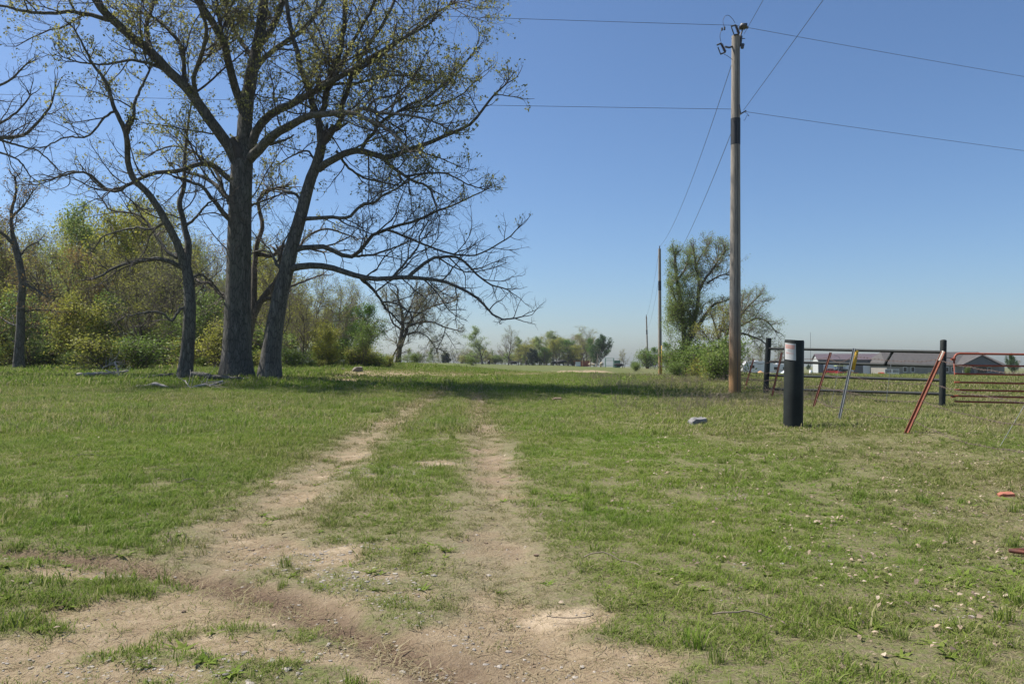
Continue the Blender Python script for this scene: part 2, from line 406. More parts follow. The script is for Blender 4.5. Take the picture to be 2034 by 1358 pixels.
def traced_tree(name, label, limbs, D, seed, bark_m='oak', twig_m='twig', leaf_m=None, leaf_fn=None, leaf_size=.11, dens=2.2, l1=(.9, 2.6), m2=7, m3=5,
                m4=0, lk=3, xmin=None, group=None, z_up=.03, tr=1.0, wob=.16, leaf_spread=.1):
    """limbs: (points [(px,py)], r0, r1 in photo pixels, depth drift m, twig density factor)"""
    g = np.random.default_rng(seed)
    N1 = 22; paths = []; rads = []; lens = []; known = []; fac = []; tip = []
    for L in limbs:
        pts, r0, r1, dd, tf = L[:5]
        s = smooth_line([(a, b) for a, b in pts], N1)
        if known:
            K = np.concatenate(known); i = np.argmin((K[:, 0] - s[0, 0]) ** 2 + (K[:, 1] - s[0, 1]) ** 2); d0 = K[i, 2]
            if len(L) > 5: s[0] = K[i, :2]
        else: d0 = D
        dep = d0 + dd * np.linspace(0, 1, N1) ** 1.1 + np.sin(np.linspace(0, 7, N1) + g.uniform(0, 6)) * .06 * np.linspace(0, 1, N1) * len(pts) ** .5
        known.append(np.column_stack([s, dep]))
        w = np.array([P(a, b, d) for (a, b), d in zip(s, dep)])
        if len(known) > 1: w[1:-1] += g.normal(0, .012, (N1 - 2, 3))
        paths.append(w); fr = np.linspace(0, 1, N1) ** .8
        rr = (r0 + (r1 - r0) * fr) * D / F
        if len(known) == 1 or (len(L) > 6):      # root flare
            rr = rr * (1 + .42 * np.exp(-np.arange(N1) / 1.6))
        rads.append(rr); lens.append(np.linalg.norm(np.diff(w, axis=0), axis=1).sum()); fac.append(tf); tip.append(s[-1, 1] < 15)
    Pp = np.array(paths); Rr = np.array(rads); Ln = np.array(lens)
    base = paths[0][0].copy(); base[2] = float(H(base[0], base[1])); 
    root = thing(name, label, 'tree', tuple(base), group)
    gt = Geo()
    # sink the trunk foot a little
    Pp[0, 0, 2] = min(Pp[0, 0, 2], base[2]) - .15
    V, Q = tubes(Pp, Rr, 9); gt.add(V, Q)
    part('trunk', gt, M[bark_m], root)
    gw = Geo()
    S1 = []; D1 = []; L1 = []; R1 = []
    for i in range(len(Pp)):
        m = max(1, int(Ln[i] * dens * fac[i] + .5)) if fac[i] > 0 else 0
        if m:
            t0 = .25 if fac[i] < 1 else .12
            s, d, l, r = kids(Pp[i:i + 1], Rr[i:i + 1], np.array([1.0]), m, t0, (35, 75), (1, 1), g, .12)
            l = g.uniform(l1[0], l1[1], m) * np.linspace(1.05, .42, m)
            S1.append(s); D1.append(d); L1.append(l); R1.append(np.clip(r, .010, .012 + .009 * l))
        if fac[i] > 0:
            s = np.repeat(Pp[i, -1:], 3, 0); d = unit(np.repeat((Pp[i, -1] - Pp[i, -3])[None], 3, 0) + g.normal(0, .12, (3, 3)))
            k = 4.5 if tip[i] else l1[1] * .36
            S1.append(s); D1.append(d); L1.append(g.uniform(.6, 1.1, 3) * k); R1.append(np.full(3, Rr[i, -1] * .8))
            if tip[i]:      # carry the limb on above the frame
                s = np.repeat(Pp[i, -1:], 7, 0); d = unit(np.repeat((Pp[i, -1] - Pp[i, -3])[None] * 2, 7, 0) + g.normal(0, .45, (7, 3)))
                S1.append(s); D1.append(d); L1.append(g.uniform(2.5, 5, 7)); R1.append(np.full(7, Rr[i, -1] * .6))
    S1 = np.concatenate(S1); D1 = np.concatenate(D1); L1 = np.concatenate(L1); R1 = np.concatenate(R1)
    P1 = grow(S1, D1, L1, 10, wob, z_up, g); Q1 = taper(R1 * tr, 10, .3)
    a = kids(P1, Q1, L1, m2, .10, (30, 70), (.26, .52), g, .08)
    keep = g.random(len(a[2])) < np.repeat(np.clip(L1 / (.75 * l1[1]), .14, 1), m2); a = [v_[keep] for v_ in a]
    L2 = np.maximum(a[2], .28); P2 = grow(a[0], a[1], L2, 6, wob * 1.2, z_up, g); Q2 = taper(np.clip(a[3], .005, .013) * tr, 6, .45)
    b = kids(P2, Q2, L2, m3, .15, (28, 62), (.35, .65), g, .03); keep = g.random(len(b[2])) < np.repeat(np.clip(L2 / (.3 * l1[1]), .25, 1), m3); b = [v_[keep] for v_ in b]; P3 = grow(b[0], b[1], np.maximum(b[2], .16), 4, wob * 1.2, z_up, g); Q3 = taper(np.clip(b[3], .0035, .0075) * tr, 4, .6)
    levels = [(P1, Q1, 5), (P2, Q2, 4), (P3, Q3, 3)]
    Plast = P3
    if m4:
        c = kids(P3, Q3, np.maximum(b[2], .16), m4, .2, (28, 60), (.4, .7), g); P4 = grow(c[0], c[1], np.maximum(c[2], .1), 3, wob, z_up, g); Q4 = taper(np.full(len(P4), .004) * tr, 3, .7)
        levels.append((P4, Q4, 3)); Plast = P4
    for Pi, Qi, k in levels:
        if xmin is not None:
            ok = (Pi[:, :, 0].min(1) > xmin + .02 * np.sin(Pi[:, 0, 2] * 9)); Pi, Qi = Pi[ok], Qi[ok]
        V, Q = tubes(Pi, Qi, k); gw.add(V, Q)
    part('branches', gw, M[twig_m], root)
    if leaf_m:
        C = np.concatenate([Plast[:, -1], Plast[:, Plast.shape[1] // 2]])
        pr = leaf_fn(C); C = C[g.random(len(C)) < pr]
        if xmin is not None: C = C[C[:, 0] > xmin]
        V, Q, t = leaves(C, leaf_size, lk, leaf_spread, g, .6)
        gl = Geo().add(V, Q, tint=t); part('leaves', gl, M[leaf_m], root, smooth=False)
    return root

def wood_tree(name, label, seed, Ht=11., spread=.42, r0=.16, clear=.25, n1=13, n2=7, n3=6, n4=4, leaf_m=None, lk=3, lsize=.16, lspread=.22, leafp=1.0,
              bark_m='grey', twig_m='greytwig', ang=(30, 60), up=.05, lean=.05, wob=.13, cat='tree', stems=1, twr=1.0, group=None):
    """a free-standing prototype at the origin: trunk, branches, leaves"""
    g = np.random.default_rng(seed); root = thing(name, label, cat, group=group)
    S = g.normal(0, .12 if stems > 1 else 0, (stems, 3)); S[:, 2] = -.12
    D = np.tile([0, 0, 1.], (stems, 1)) + g.normal(0, lean if stems == 1 else .28, (stems, 3))
    L = Ht * g.uniform(.72, .86, stems)
    P0 = grow(S, D, L, 14, .055, .03, g); R0 = taper(np.full(stems, r0) / stems ** .5, 14, .12); R0[:, 0] *= 1.35
    gt = Geo(); V, Q = tubes(P0, R0, 8); gt.add(V, Q)
    a = kids(P0, R0, np.full(stems, Ht * spread), n1, clear, ang, (.7, 1.1), g, .1); P1 = grow(a[0], a[1], a[2], 9, wob, up, g); Q1 = taper(np.clip(a[3], .02, .09), 9, .2)
    V, Q = tubes(P1, Q1, 6); gt.add(V, Q)
    part('trunk', gt, M[bark_m], root, (0, 0, 0))
    gw = Geo()
    b = kids(P1, Q1, a[2], n2, .15, (28, 62), (.3, .55), g, .08); P2 = grow(b[0], b[1], b[2], 6, wob * 1.1, up, g); Q2 = taper(np.clip(b[3], .008, .025) * twr, 6, .35)
    c = kids(P2, Q2, b[2], n3, .12, (25, 60), (.35, .6), g, .06); P3 = grow(c[0], c[1], c[2], 4, wob, up, g); Q3 = taper(np.clip(c[3], .006, .011) * twr, 4, .5)
    Pl = P3
    for Pi, Qi, k in ((P2, Q2, 4), (P3, Q3, 3)): V, Q = tubes(Pi, Qi, k); gw.add(V, Q)
    if n4:
        d = kids(P3, Q3, c[2], n4, .2, (25, 55), (.45, .75), g, .05); Pl = grow(d[0], d[1], d[2], 3, wob, up, g)
        V, Q = tubes(Pl, taper(np.full(len(Pl), .0055) * twr, 3, .7), 3); gw.add(V, Q)
    part('branches', gw, M[twig_m], root, (0, 0, 0))
    if leaf_m:
        C = Pl[:, -1]; C = C[g.random(len(C)) < leafp]
        V, Q, t = leaves(C, lsize, lk, lspread, g, .3); part('leaves', Geo().add(V, Q, tint=t), M[leaf_m], root, (0, 0, 0), smooth=False)
    root['ht'] = Ht
    return root

_used = set()
def place(proto, px, d, top=None, ht=None, label=None, group=None, sx=1.0, rz=None, sink=0.0):
    """stand a copy of a prototype at photo column px, depth d, as tall as row `top` or as `ht` metres"""
    x = X(px, d); z = float(H(x, d))
    if top is not None: ht = P(px, top, d)[2] - z
    s = ht / proto['ht']
    if proto.name in _used: o = copy_tree(proto)
    else: o = proto; _used.add(proto.name)
    o.location = (x, d, z - sink); o.scale = (s * sx, s * sx, s); o.rotation_euler = (0, 0, random.uniform(0, 6.28) if rz is None else rz)
    if label: o['label'] = label
    if group: o['group'] = group
    elif 'group' in o: del o['group']
    return o

# ------------------------------------------------------------------ ground
def axis_x():
    a = [0.0]; s = .05
    while a[-1] < 520:
        v = a[-1]; a.append(v + (.05 if v < 5.5 else max(.05, (v - 5.5) * .055 + .05)))
    a = np.array(a); return np.concatenate([-a[:0:-1], a])
def axis_y():
    a = [-12, -8, -5, -3, -1.5, -.5, .3, 1.0, 1.6, 2.1]
    while a[-1] < 900:
        v = a[-1]; a.append(v + (.045 if v < 8 else .045 + (v - 8) * .022))
    return np.array(a)
gx, gy = axis_x(), axis_y()
GX, GY = np.meshgrid(gx, gy)
GZ = H(GX, GY)
bare, sand, dark, grav, dry, worn = masks(GX, GY)
nearf = ss(16, 7, GY)
GZ = GZ + nearf * ((fbm(GX, GY, .22, 41, 3) - .5) * .03 + (fbm(GX, GY, .09, 47, 2) - .5) * .022 * (.35 + dark * 1.6)) - nearf * .012 * bare + nearf * .012 * line_field(GX, GY, [p + np.array([.02, .2]) for p in T_ARC], .08)
ny, nx = GX.shape; idx = np.arange(nx * ny).reshape(ny, nx)
Qg = np.stack([idx[:-1, :-1], idx[:-1, 1:], idx[1:, 1:], idx[1:, :-1]], -1).reshape(-1, 4)

m, nt, bs = mat_new('field_ground'); p = pos(nt)
n_f = noise(nt, 55, 6, p, .7); n_m = noise(nt, 9, 6, p, .65); n_l = noise(nt, .9, 4, p); n_b = noise(nt, .12, 4, p)
dirt = ramp(nt, n_m, [(.25, (.22, .163, .10)), (.5, (.315, .245, .155)), (.75, (.405, .328, .22))])
dirt = mix(nt, ramp(nt, n_f, [(.35, (.5, .5, .5)), (.6, (0, 0, 0))]), dirt, (.19, .13, .085))
vor = N(nt, 'ShaderNodeTexVoronoi'); vor.inputs['Scale'].default_value = 85; nt.links.new(p, vor.inputs['Vector'])
peb = ramp(nt, vor.outputs['Distance'], [(.18, (1, 1, 1)), (.34, (0, 0, 0))]); pcol = ramp(nt, N(nt, 'ShaderNodeSeparateColor').outputs[0], [(0, (.12, .09, .065)), (1, (.42, .37, .31))])
sepc = [n_ for n_ in nt.nodes if n_.bl_idname == 'ShaderNodeSeparateColor'][0]; nt.links.new(vor.outputs['Color'], sepc.inputs[0])
pm = N(nt, 'ShaderNodeMath', operation='MULTIPLY'); nt.links.new(peb, pm.inputs[0]); nt.links.new(ramp(nt, noise(nt, 4, 3, p), [(.42, (.1, .1, .1)), (.62, (.85, .85, .85))]), pm.inputs[1])
dirt = mix(nt, pm.outputs[0], dirt, pcol)
dirt = mix(nt, attr(nt, 'sand'), dirt, ramp(nt, n_f, [(.3, (.40, .31, .21)), (.7, (.48, .385, .27))]))
dirt = mix(nt, attr(nt, 'dark'), dirt, ramp(nt, n_f, [(.3, (.09, .062, .043)), (.7, (.17, .118, .08))]))
gcol = ramp(nt, n_l, [(.3, (.10, .125, .04)), (.5, (.135, .155, .05)), (.7, (.165, .165, .065))])
gcol = mix(nt, ramp(nt, n_f, [(.3, (.55, .55, .55)), (.55, (0, 0, 0))]), gcol, (.13, .105, .06))
gcol = mix(nt, ramp(nt, n_b, [(.4, (0, 0, 0)), (.65, (.6, .6, .6))]), gcol, (.16, .15, .06))
dcol = ramp(nt, n_f, [(.3, (.12, .098, .06)), (.55, (.22, .18, .115)), (.75, (.31, .26, .175))])
thatch = ramp(nt, n_f, [(.3, (.085, .065, .04)), (.48, (.17, .14, .085)), (.62, (.235, .195, .125)), (.78, (.32, .27, .18))])
thatch = mix(nt, ramp(nt, noise(nt, 24, 4, p, .7), [(.4, (0, 0, 0)), (.62, (.8, .8, .8))]), thatch, (.135, .165, .045))
gcol = mix(nt, attr(nt, 'dry'), gcol, dcol)
gcol = mix(nt, .45, gcol, (.055, .085, .02))  # far turf darkened evenly: self-shadow of unmodelled blades put into the colour
gcol = mix(nt, attr(nt, 'far'), thatch, gcol)
wm = N(nt, 'ShaderNodeMath', operation='MULTIPLY'); nt.links.new(attr(nt, 'worn'), wm.inputs[0]); wm.inputs[1].default_value = .8
gcol = mix(nt, wm.outputs[0], gcol, ramp(nt, n_f, [(.3, (.17, .135, .085)), (.55, (.29, .24, .16)), (.75, (.37, .31, .215))]))
c = mix(nt, attr(nt, 'bare'), gcol, dirt)
nt.links.new(c, bs.inputs['Base Color']); bs.inputs['Roughness'].default_value = .95; bs.inputs['Specular IOR Level'].default_value = .1
bump(nt, bs, n_f, .9, .02)
M['ground'] = m
gg = Geo().add(np.stack([GX, GY, GZ], -1).reshape(-1, 3), Qg)
go = bpy.data.objects.new('ground', gg.mesh('ground', m, extra={'bare': bare.ravel(), 'sand': sand.ravel(), 'dark': dark.ravel(), 'grav': grav.ravel(), 'dry': dry.ravel(), 'far': ss(14, 45, GY).ravel(), 'worn': worn.ravel()}))
link(go); setp(go, 'open pasture with worn dirt wheel tracks and bare sandy patches', 'ground', kind='structure')

def Hs(x, y):
    """surface height with the near roughness (close enough for planting)"""
    b = masks(x, y); nf = ss(16, 7, y)
    return H(x, y) + nf * (fbm(x, y, .22, 41, 3) - .5) * .03 - nf * .012 * b[0], b

# ------------------------------------------------------------------ grass (stuff, instanced tufts)
def tuft(seed, nb, R0, h, w, lay, dead):
    g = np.random.default_rng(seed); geo = Geo()
    a = g.uniform(0, 6.28, nb); r = R0 * np.sqrt(g.random(nb)); bx, by = r * np.cos(a), r * np.sin(a)
    ha = g.uniform(0, 6.28, nb); hh = h * g.uniform(.45, 1.25, nb); ln = hh * g.uniform(lay * .4, lay * 1.6, nb)
    ux, uy = np.cos(ha), np.sin(ha); wv = w * g.uniform(.6, 1.4, nb)
    def ptn(f, lf): return np.stack([bx + ux * ln * lf, by + uy * ln * lf, hh * f], -1)
    side = np.stack([-uy, ux, np.zeros(nb)], -1) * wv[:, None]
    b0, b1, b2 = ptn(-.05, 0), ptn(.62, .38), ptn(1.0, 1.0)
    V = np.stack([b0 - side, b0 + side, b1 + side * .75, b1 - side * .75, b2], 1).reshape(-1, 3)
    i = np.arange(nb) * 5
    Q = np.stack([i, i + 1, i + 2, i + 3], -1); T = np.stack([i + 3, i + 2, i + 4], -1)
    t = np.where(g.random(nb) < dead, g.uniform(.75, 1, nb), g.uniform(0, .6, nb))
    return geo.add(V, Q, T, tint=np.repeat(t, 5))

m, nt, bs = mat_new('grass_blade')
t = attr(nt, 'tint'); d_ = attr(nt, 'dryness', 'INSTANCER'); rnd = N(nt, 'ShaderNodeObjectInfo').outputs['Random']
green = ramp(nt, t, [(0, (.10, .17, .02)), (.35, (.16, .25, .033)), (.62, (.235, .30, .055)), (.74, (.33, .29, .15)), (1, (.46, .39, .25))])
green = mix(nt, ramp(nt, rnd, [(0, (0, 0, 0)), (1, (.55, .55, .55))]), green, (.21, .25, .05))
green = mix(nt, ramp(nt, noise(nt, .45, 3, pos(nt)), [(.4, (0, 0, 0)), (.65, (.5, .5, .5))]), green, (.11, .215, .025))
cc = mix(nt, d_, green, ramp(nt, t, [(0, (.12, .14, .04)), (.5, (.215, .205, .085)), (.75, (.33, .27, .16)), (1, (.42, .35, .23))]))
nt.links.new(cc, bs.inputs['Base Color']); bs.inputs['Roughness'].default_value = .7; bs.inputs['Specular IOR Level'].default_value = .06
tr = N(nt, 'ShaderNodeBsdfTranslucent'); nt.links.new(cc, tr.inputs['Color']); mx = N(nt, 'ShaderNodeMixShader'); mx.inputs[0].default_value = .4
nt.links.new(bs.outputs[0], mx.inputs[1]); nt.links.new(tr.outputs[0], mx.inputs[2]); nt.links.new(mx.outputs[0], nt.nodes['Material Output'].inputs['Surface'])
M['grass'] = m

def instancer(proto_mesh_obj):
    ng = bpy.data.node_groups.new('scatter', 'GeometryNodeTree')
    ng.interface.new_socket('Geometry', in_out='INPUT', socket_type='NodeSocketGeometry')
    ng.interface.new_socket('Geometry', in_out='OUTPUT', socket_type='NodeSocketGeometry')
    gi = ng.nodes.new('NodeGroupInput'); go_ = ng.nodes.new('NodeGroupOutput')
    m2p = ng.nodes.new('GeometryNodeMeshToPoints')
    ip = ng.nodes.new('GeometryNodeInstanceOnPoints'); oi = ng.nodes.new('GeometryNodeObjectInfo')
    oi.inputs['Object'].default_value = proto_mesh_obj; oi.inputs['As Instance'].default_value = True
    ng.links.new(gi.outputs[0], m2p.inputs['Mesh']); ng.links.new(m2p.outputs[0], ip.inputs['Points']); ng.links.new(oi.outputs['Geometry'], ip.inputs['Instance'])
    for nm, so in (('rot', 'Rotation'), ('scl', 'Scale')):
        na = ng.nodes.new('GeometryNodeInputNamedAttribute'); na.data_type = 'FLOAT_VECTOR'; na.inputs['Name'].default_value = nm
        ng.links.new(na.outputs['Attribute'], ip.inputs[so])
    ng.links.new(ip.outputs[0], go_.inputs[0]); return ng

def scatter(name, label, proto, pts, rot, scl, dryv, mat):
    me = bpy.data.meshes.new(name); me.vertices.add(len(pts)); me.vertices.foreach_set('co', pts.astype(np.float32).ravel())
    for nm, v in (('rot', rot), ('scl', scl)):
        a = me.attributes.new(nm, 'FLOAT_VECTOR', 'POINT'); a.data.foreach_set('vector', v.astype(np.float32).ravel())
    a = me.attributes.new('dryness', 'FLOAT', 'POINT'); a.data.foreach_set('value', dryv.astype(np.float32))
    me.materials.append(mat)
    po = bpy.data.objects.new(name + '_blade_source', proto)
    o = bpy.data.objects.new(name, me); link(o); setp(o, label, 'grass', kind='stuff')
    md = o.modifiers.new('scatter', 'NODES'); md.node_group = instancer(po); return o

gq = np.random.default_rng(77)
def sample(y0, y1, dens):
    """random ground points, uniform in area, over a wedge wider than the view"""
    n = int(dens * (.75 * (y1 * y1 - y0 * y0) + 6 * (y1 - y0)) * 1.0)
    yy = gq.uniform(y0, y1, n * 2); keep = gq.random(n * 2) < (.75 * yy + 3) / (.75 * y1 + 3); yy = yy[keep][:n]
    xx = gq.uniform(-1, 1, len(yy)) * (.75 * yy + 3); return xx, yy

TUFTS = [tuft(1, 26, .045, .021, .0016, 1.5, .25), tuft(2, 20, .05, .015, .0015, 2.2, .4), tuft(3, 32, .05, .030, .0017, 1.1, .15), tuft(4, 16, .07, .008, .0014, 5.5, .9),
         tuft(5, 46, .16, .058, .0042, .9, .22), tuft(6, 40, .20, .045, .0045, 1.2, .4), tuft(7, 60, .40, .07, .010, .9, .28)]
TM = [g_.mesh('grass_tuft', M['grass'], smooth=False) for g_ in TUFTS]
def lay_grass(name, label, zones, ids):
    for y0, y1, dens, sz in zones:
        x, y = sample(y0, y1, dens)
        z, (b, s_, d1, gr, dr, wo) = Hs(x, y)
        left = 1 - ss(-2.5, 1.5, x - .0 * y)
        cov = ss(.30, .56, fbm(x, y, .42, 61) + .10 * left + .06 * (y > 13))
        clump = ss(.42, .6, fbm(x, y, .17, 65, 3))
        prob = (1 - b) * (.32 + .68 * cov) * (.55 + .45 * clump) + b * .55 * clump * (1 - .85 * s_) * (1 - .6 * d1)
        prob = prob * (1 - .55 * wo)
        prob = np.maximum(prob * (1 - .45 * gr), .36 * (1 - .8 * s_) * b * (y < 13))
        k = gq.random(len(x)) < prob
        x, y, z, b, dr, left = x[k], y[k], z[k], b[k], dr[k], left[k]
        lush = (.35 + 1.1 * fbm(x, y, .8, 71)) * (1 - .4 * b) * (1 + .45 * left) * (1 - .45 * wo[k])
        pick = gq.integers(0, len(ids), len(x))
        if len(ids) == 4: pick = np.where((dr + b * .6 + .5 * (1 - cov[k]) > .6) & (gq.random(len(x)) < .45 + .45 * b), 3, np.where(gq.random(len(x)) < .5, 1, pick))
        for j, tid in enumerate(ids):
            q = pick == j
            if not q.any(): continue
            n = q.sum(); sxy = gq.lognormal(-.03, .28, n) * sz
            scl = np.stack([sxy, sxy, sxy * lush[q] * 1.05], -1)
            rot = np.stack([gq.normal(0, .12, n), gq.normal(0, .12, n), gq.uniform(0, 6.28, n)], -1)
            scatter(name, label, TM[tid], np.stack([x[q], y[q], z[q] - .004], -1), rot, scl, np.clip(dr[q] * 1.1 + b[q] * .45, 0, 1), M['grass'])
lay_grass('short_grass', 'short patchy grass around the dirt tracks', [(2.3, 6.5, 1150, 1.0), (6.5, 13, 560, 1.35)], [0, 1, 2, 3])
lay_grass('pasture_grass', 'green pasture grass beyond the worn tracks', [(13, 27, 75, 1.0)], [4, 5])
lay_grass('far_pasture_grass', 'pasture grass stretching to the trees', [(27, 75, 16, 1.0)], [6])
TM += [tuft(8, 46, .045, .075, .0022, .55, .12).mesh('grass_tuft', M['grass'], smooth=False), tuft(9, 11, .012, .011, .0075, 3.6, .0).mesh('weed_rosette', M['grass'], smooth=False)]
def sprinkle(name, label, y0, y1, dens, tid, fseed, lo, hi, smin, smax, dryv):
    x, y = sample(y0, y1, dens); z, mk = Hs(x, y); k = gq.random(len(x)) < ss(lo, hi, fbm(x, y, .9, fseed)) * (1 - mk[0]) * (1 - .8 * mk[5])
    x, y, z = x[k], y[k], z[k]; n = len(x); s = gq.uniform(smin, smax, n)
    scatter(name, label, TM[tid], np.stack([x, y, z - .003], -1), np.stack([gq.normal(0, .1, n), gq.normal(0, .1, n), gq.uniform(0, 6.28, n)], -1), np.stack([s, s, s * gq.uniform(.7, 1.3, n)], -1), np.full(n, dryv) * gq.random(n), M['grass'])
sprinkle('tall_grass_clumps', 'scattered taller green grass clumps', 2.6, 30, 4.5, 7, 131, .45, .7, .6, 1.3, .35)
sprinkle('broadleaf_weeds', 'small broad leaved weed rosettes in the grass', 2.6, 16, 40, 8, 137, .42, .7, .7, 1.9, .3)

# ------------------------------------------------------------------ gravel, clods, dead leaves, weeds (stuff)
def rock_mesh(seed):
    bm = bmesh.new(); bmesh.ops.create_icosphere(bm, subdivisions=1, radius=1)
    g = np.random.default_rng(seed); V = np.array([v.co for v in bm.verts]); bm.verts.ensure_lookup_table()
    T = np.array([[v.index for v in f.verts] for f in bm.faces]); bm.free()
    V = V * g.uniform(.65, 1.2, (len(V), 1)) * np.array([1.0, .78, .5]); return V, T
ROCKS = [rock_mesh(i) for i in range(6)]
def stones(name, label, cat, xs, ys, sizes, mat, lift=.2):
    geo = Geo(); z, _ = Hs(xs, ys)
    for i in range(len(xs)):
        V, T = ROCKS[i % 6]; a = gq.uniform(0, 6.28); c, s = math.cos(a), math.sin(a)
        W = V * sizes[i]; W = np.column_stack([W[:, 0] * c - W[:, 1] * s, W[:, 0] * s + W[:, 1] * c, W[:, 2]])
        geo.add(W + np.array([xs[i], ys[i], z[i] + sizes[i] * lift]), T=T, tint=gq.random())
    return whole(name, geo, mat, label, cat, (0, 0, 0), kind='stuff', smooth=False)
m, nt, bs = mat_new('limestone_gravel')
nt.links.new(mix(nt, ramp(nt, noise(nt, 60, 4, pos(nt)), [(.3, (0, 0, 0)), (.7, (.4, .4, .4))]), ramp(nt, attr(nt, 'tint'), [(0, (.17, .15, .13)), (.5, (.26, .24, .215)), (1, (.36, .33, .29))]), (.33, .26, .18)), bs.inputs['Base Color'])
bs.inputs['Roughness'].default_value = .9; M['gravel'] = m
M['clod'] = surf('dry_soil_clod', (.13, .09, .06), (.24, .17, .115), 30, .95, .004)
x, y = sample(2.5, 16, 1500); b = masks(x, y); k = gq.random(len(x)) < (b[3] ** 1.2) * .8 + .02 * b[0]
x, y = x[k], y[k]; sz = np.clip(gq.lognormal(-4.85, .42, len(x)), .004, .024)
stones('gravel', 'pale grey gravel scattered over the bare track', 'gravel', x, y, sz, M['gravel'], -.02)
x, y = sample(2.5, 12, 420); b = masks(x, y); k = gq.random(len(x)) < (b[2] * .8 + .06 * b[0]) * (1 - b[1])
x, y = x[k], y[k]; sz = np.clip(gq.lognormal(-5.1, .42, len(x)), .003, .022)
stones('soil_clods', 'small crumbled brown soil clods along the ruts', 'soil', x, y, sz, M['clod'])

def litter(xs, ys, size, geo, g):
    z, _ = Hs(xs, ys); n = len(xs)
    a = g.uniform(0, 6.28, n); s = size * g.uniform(.6, 1.4, n)
    u = np.stack([np.cos(a), np.sin(a), g.normal(0, .35, n)], -1); w = np.stack([-np.sin(a), np.cos(a), g.normal(0, .35, n)], -1) * .55
    c = np.stack([xs, ys, z + g.uniform(.008, .035, n)], -1); S = s[:, None]
    up = np.array([0, 0, 1.])
    V = np.stack([c - u * S, c - u * S * .3 + w * S * .9 + up * S * .35, c + u * S * .35 + w * S + up * S * .3, c + u * S * 1.1 + up * S * .1, c + u * S * .3 - w * S + up * S * .4, c - u * S * .35 - w * S * .9 + up * S * .3], 1).reshape(-1, 3)
    i = np.arange(n) * 6
    Q = np.concatenate([np.stack([i, i + 1, i + 4, i + 5], -1), np.stack([i + 1, i + 2, i + 3, i + 4], -1)])
    geo.add(V, Q, tint=np.repeat(g.random(n), 6))
m, nt, bs = mat_new('dead_oak_leaf')
nt.links.new(ramp(nt, attr(nt, 'tint'), [(0, (.10, .07, .05)), (.35, (.19, .14, .095)), (.75, (.30, .22, .145)), (1, (.42, .34, .25))]), bs.inputs['Base Color']); bs.inputs['Roughness'].default_value = .8
M['litter'] = m
gl = Geo(); x, y = sample(2.4, 18, 130); d = np.hypot(x, y)
pr = ss(.0, 3.0, x - .05 * y) * (.16 + 1.0 * ss(.44, .66, fbm(x, y, .5, 91))) + .012
k = gq.random(len(x)) < pr; litter(x[k], y[k], .0145, gl, gq)
x, y = sample(18, 40, 3); k = gq.random(len(x)) < .25; litter(x[k], y[k], .032, gl, gq)
whole('dead_leaves', gl, M['litter'], 'dry tan oak leaves strewn through the grass', 'leaves', (0, 0, 0), kind='stuff', smooth=False)

M['straw'] = surf('dry_weed_stalk', (.16, .12, .085), (.30, .25, .18), 8, .9, 0)
gs = Geo()
def stalks(x, y, h, n, r):
    z = H(x, y); S = np.stack([x, y, z - .02], -1).repeat(n, 0) + gq.normal(0, .05, (len(x) * n, 3)) * [1, 1, 0]
    D = gq.normal(0, .3, (len(S), 3)) + [0, 0, 1]; L = np.repeat(h, n) * gq.uniform(.5, 1.15, len(S))
    A = grow(S, D, L, 5, .12, 0, gq); B = taper(np.full(len(A), r), 5, .5); gs.add(*tubes(A, B, 3))
    c = kids(A, B, L, 3, .35, (20, 50), (.25, .5), gq, .1); C = grow(c[0], c[1], c[2], 3, .1, .05, gq); gs.add(*tubes(C, taper(np.full(len(C), r * .7), 3, .6), 3))
x, y = sample(16, 70, 9); k = (gq.random(len(x)) < ss(.48, .66, fbm(x, y, 3.5, 101)) * ss(.5, 4, x - .04 * y) * ss(9.5, 7, x - .12 * y)); x, y = x[k], y[k]
stalks(x, y, gq.uniform(.2, .5, len(x)), 3, .0035)
x, y = sample(3.2, 16, 1.3); k = gq.random(len(x)) < (.12 + .5 * ss(1, 4, x)); x, y = x[k], y[k]
stalks(x, y, gq.uniform(.10, .28, len(x)), 2, .0014)
whole('dry_weed_stalks', gs, M['straw'], 'thin dry brown weed stalks standing in the grass', 'weeds', (0, 0, 0), kind='stuff')

# ------------------------------------------------------------------ the big trees at the left
DT = 33.0
def up_leaf(lo, hi, amt):
    return lambda C: amt * ss(lo, hi, C[:, 2] + RNG.normal(0, .6, len(C)))

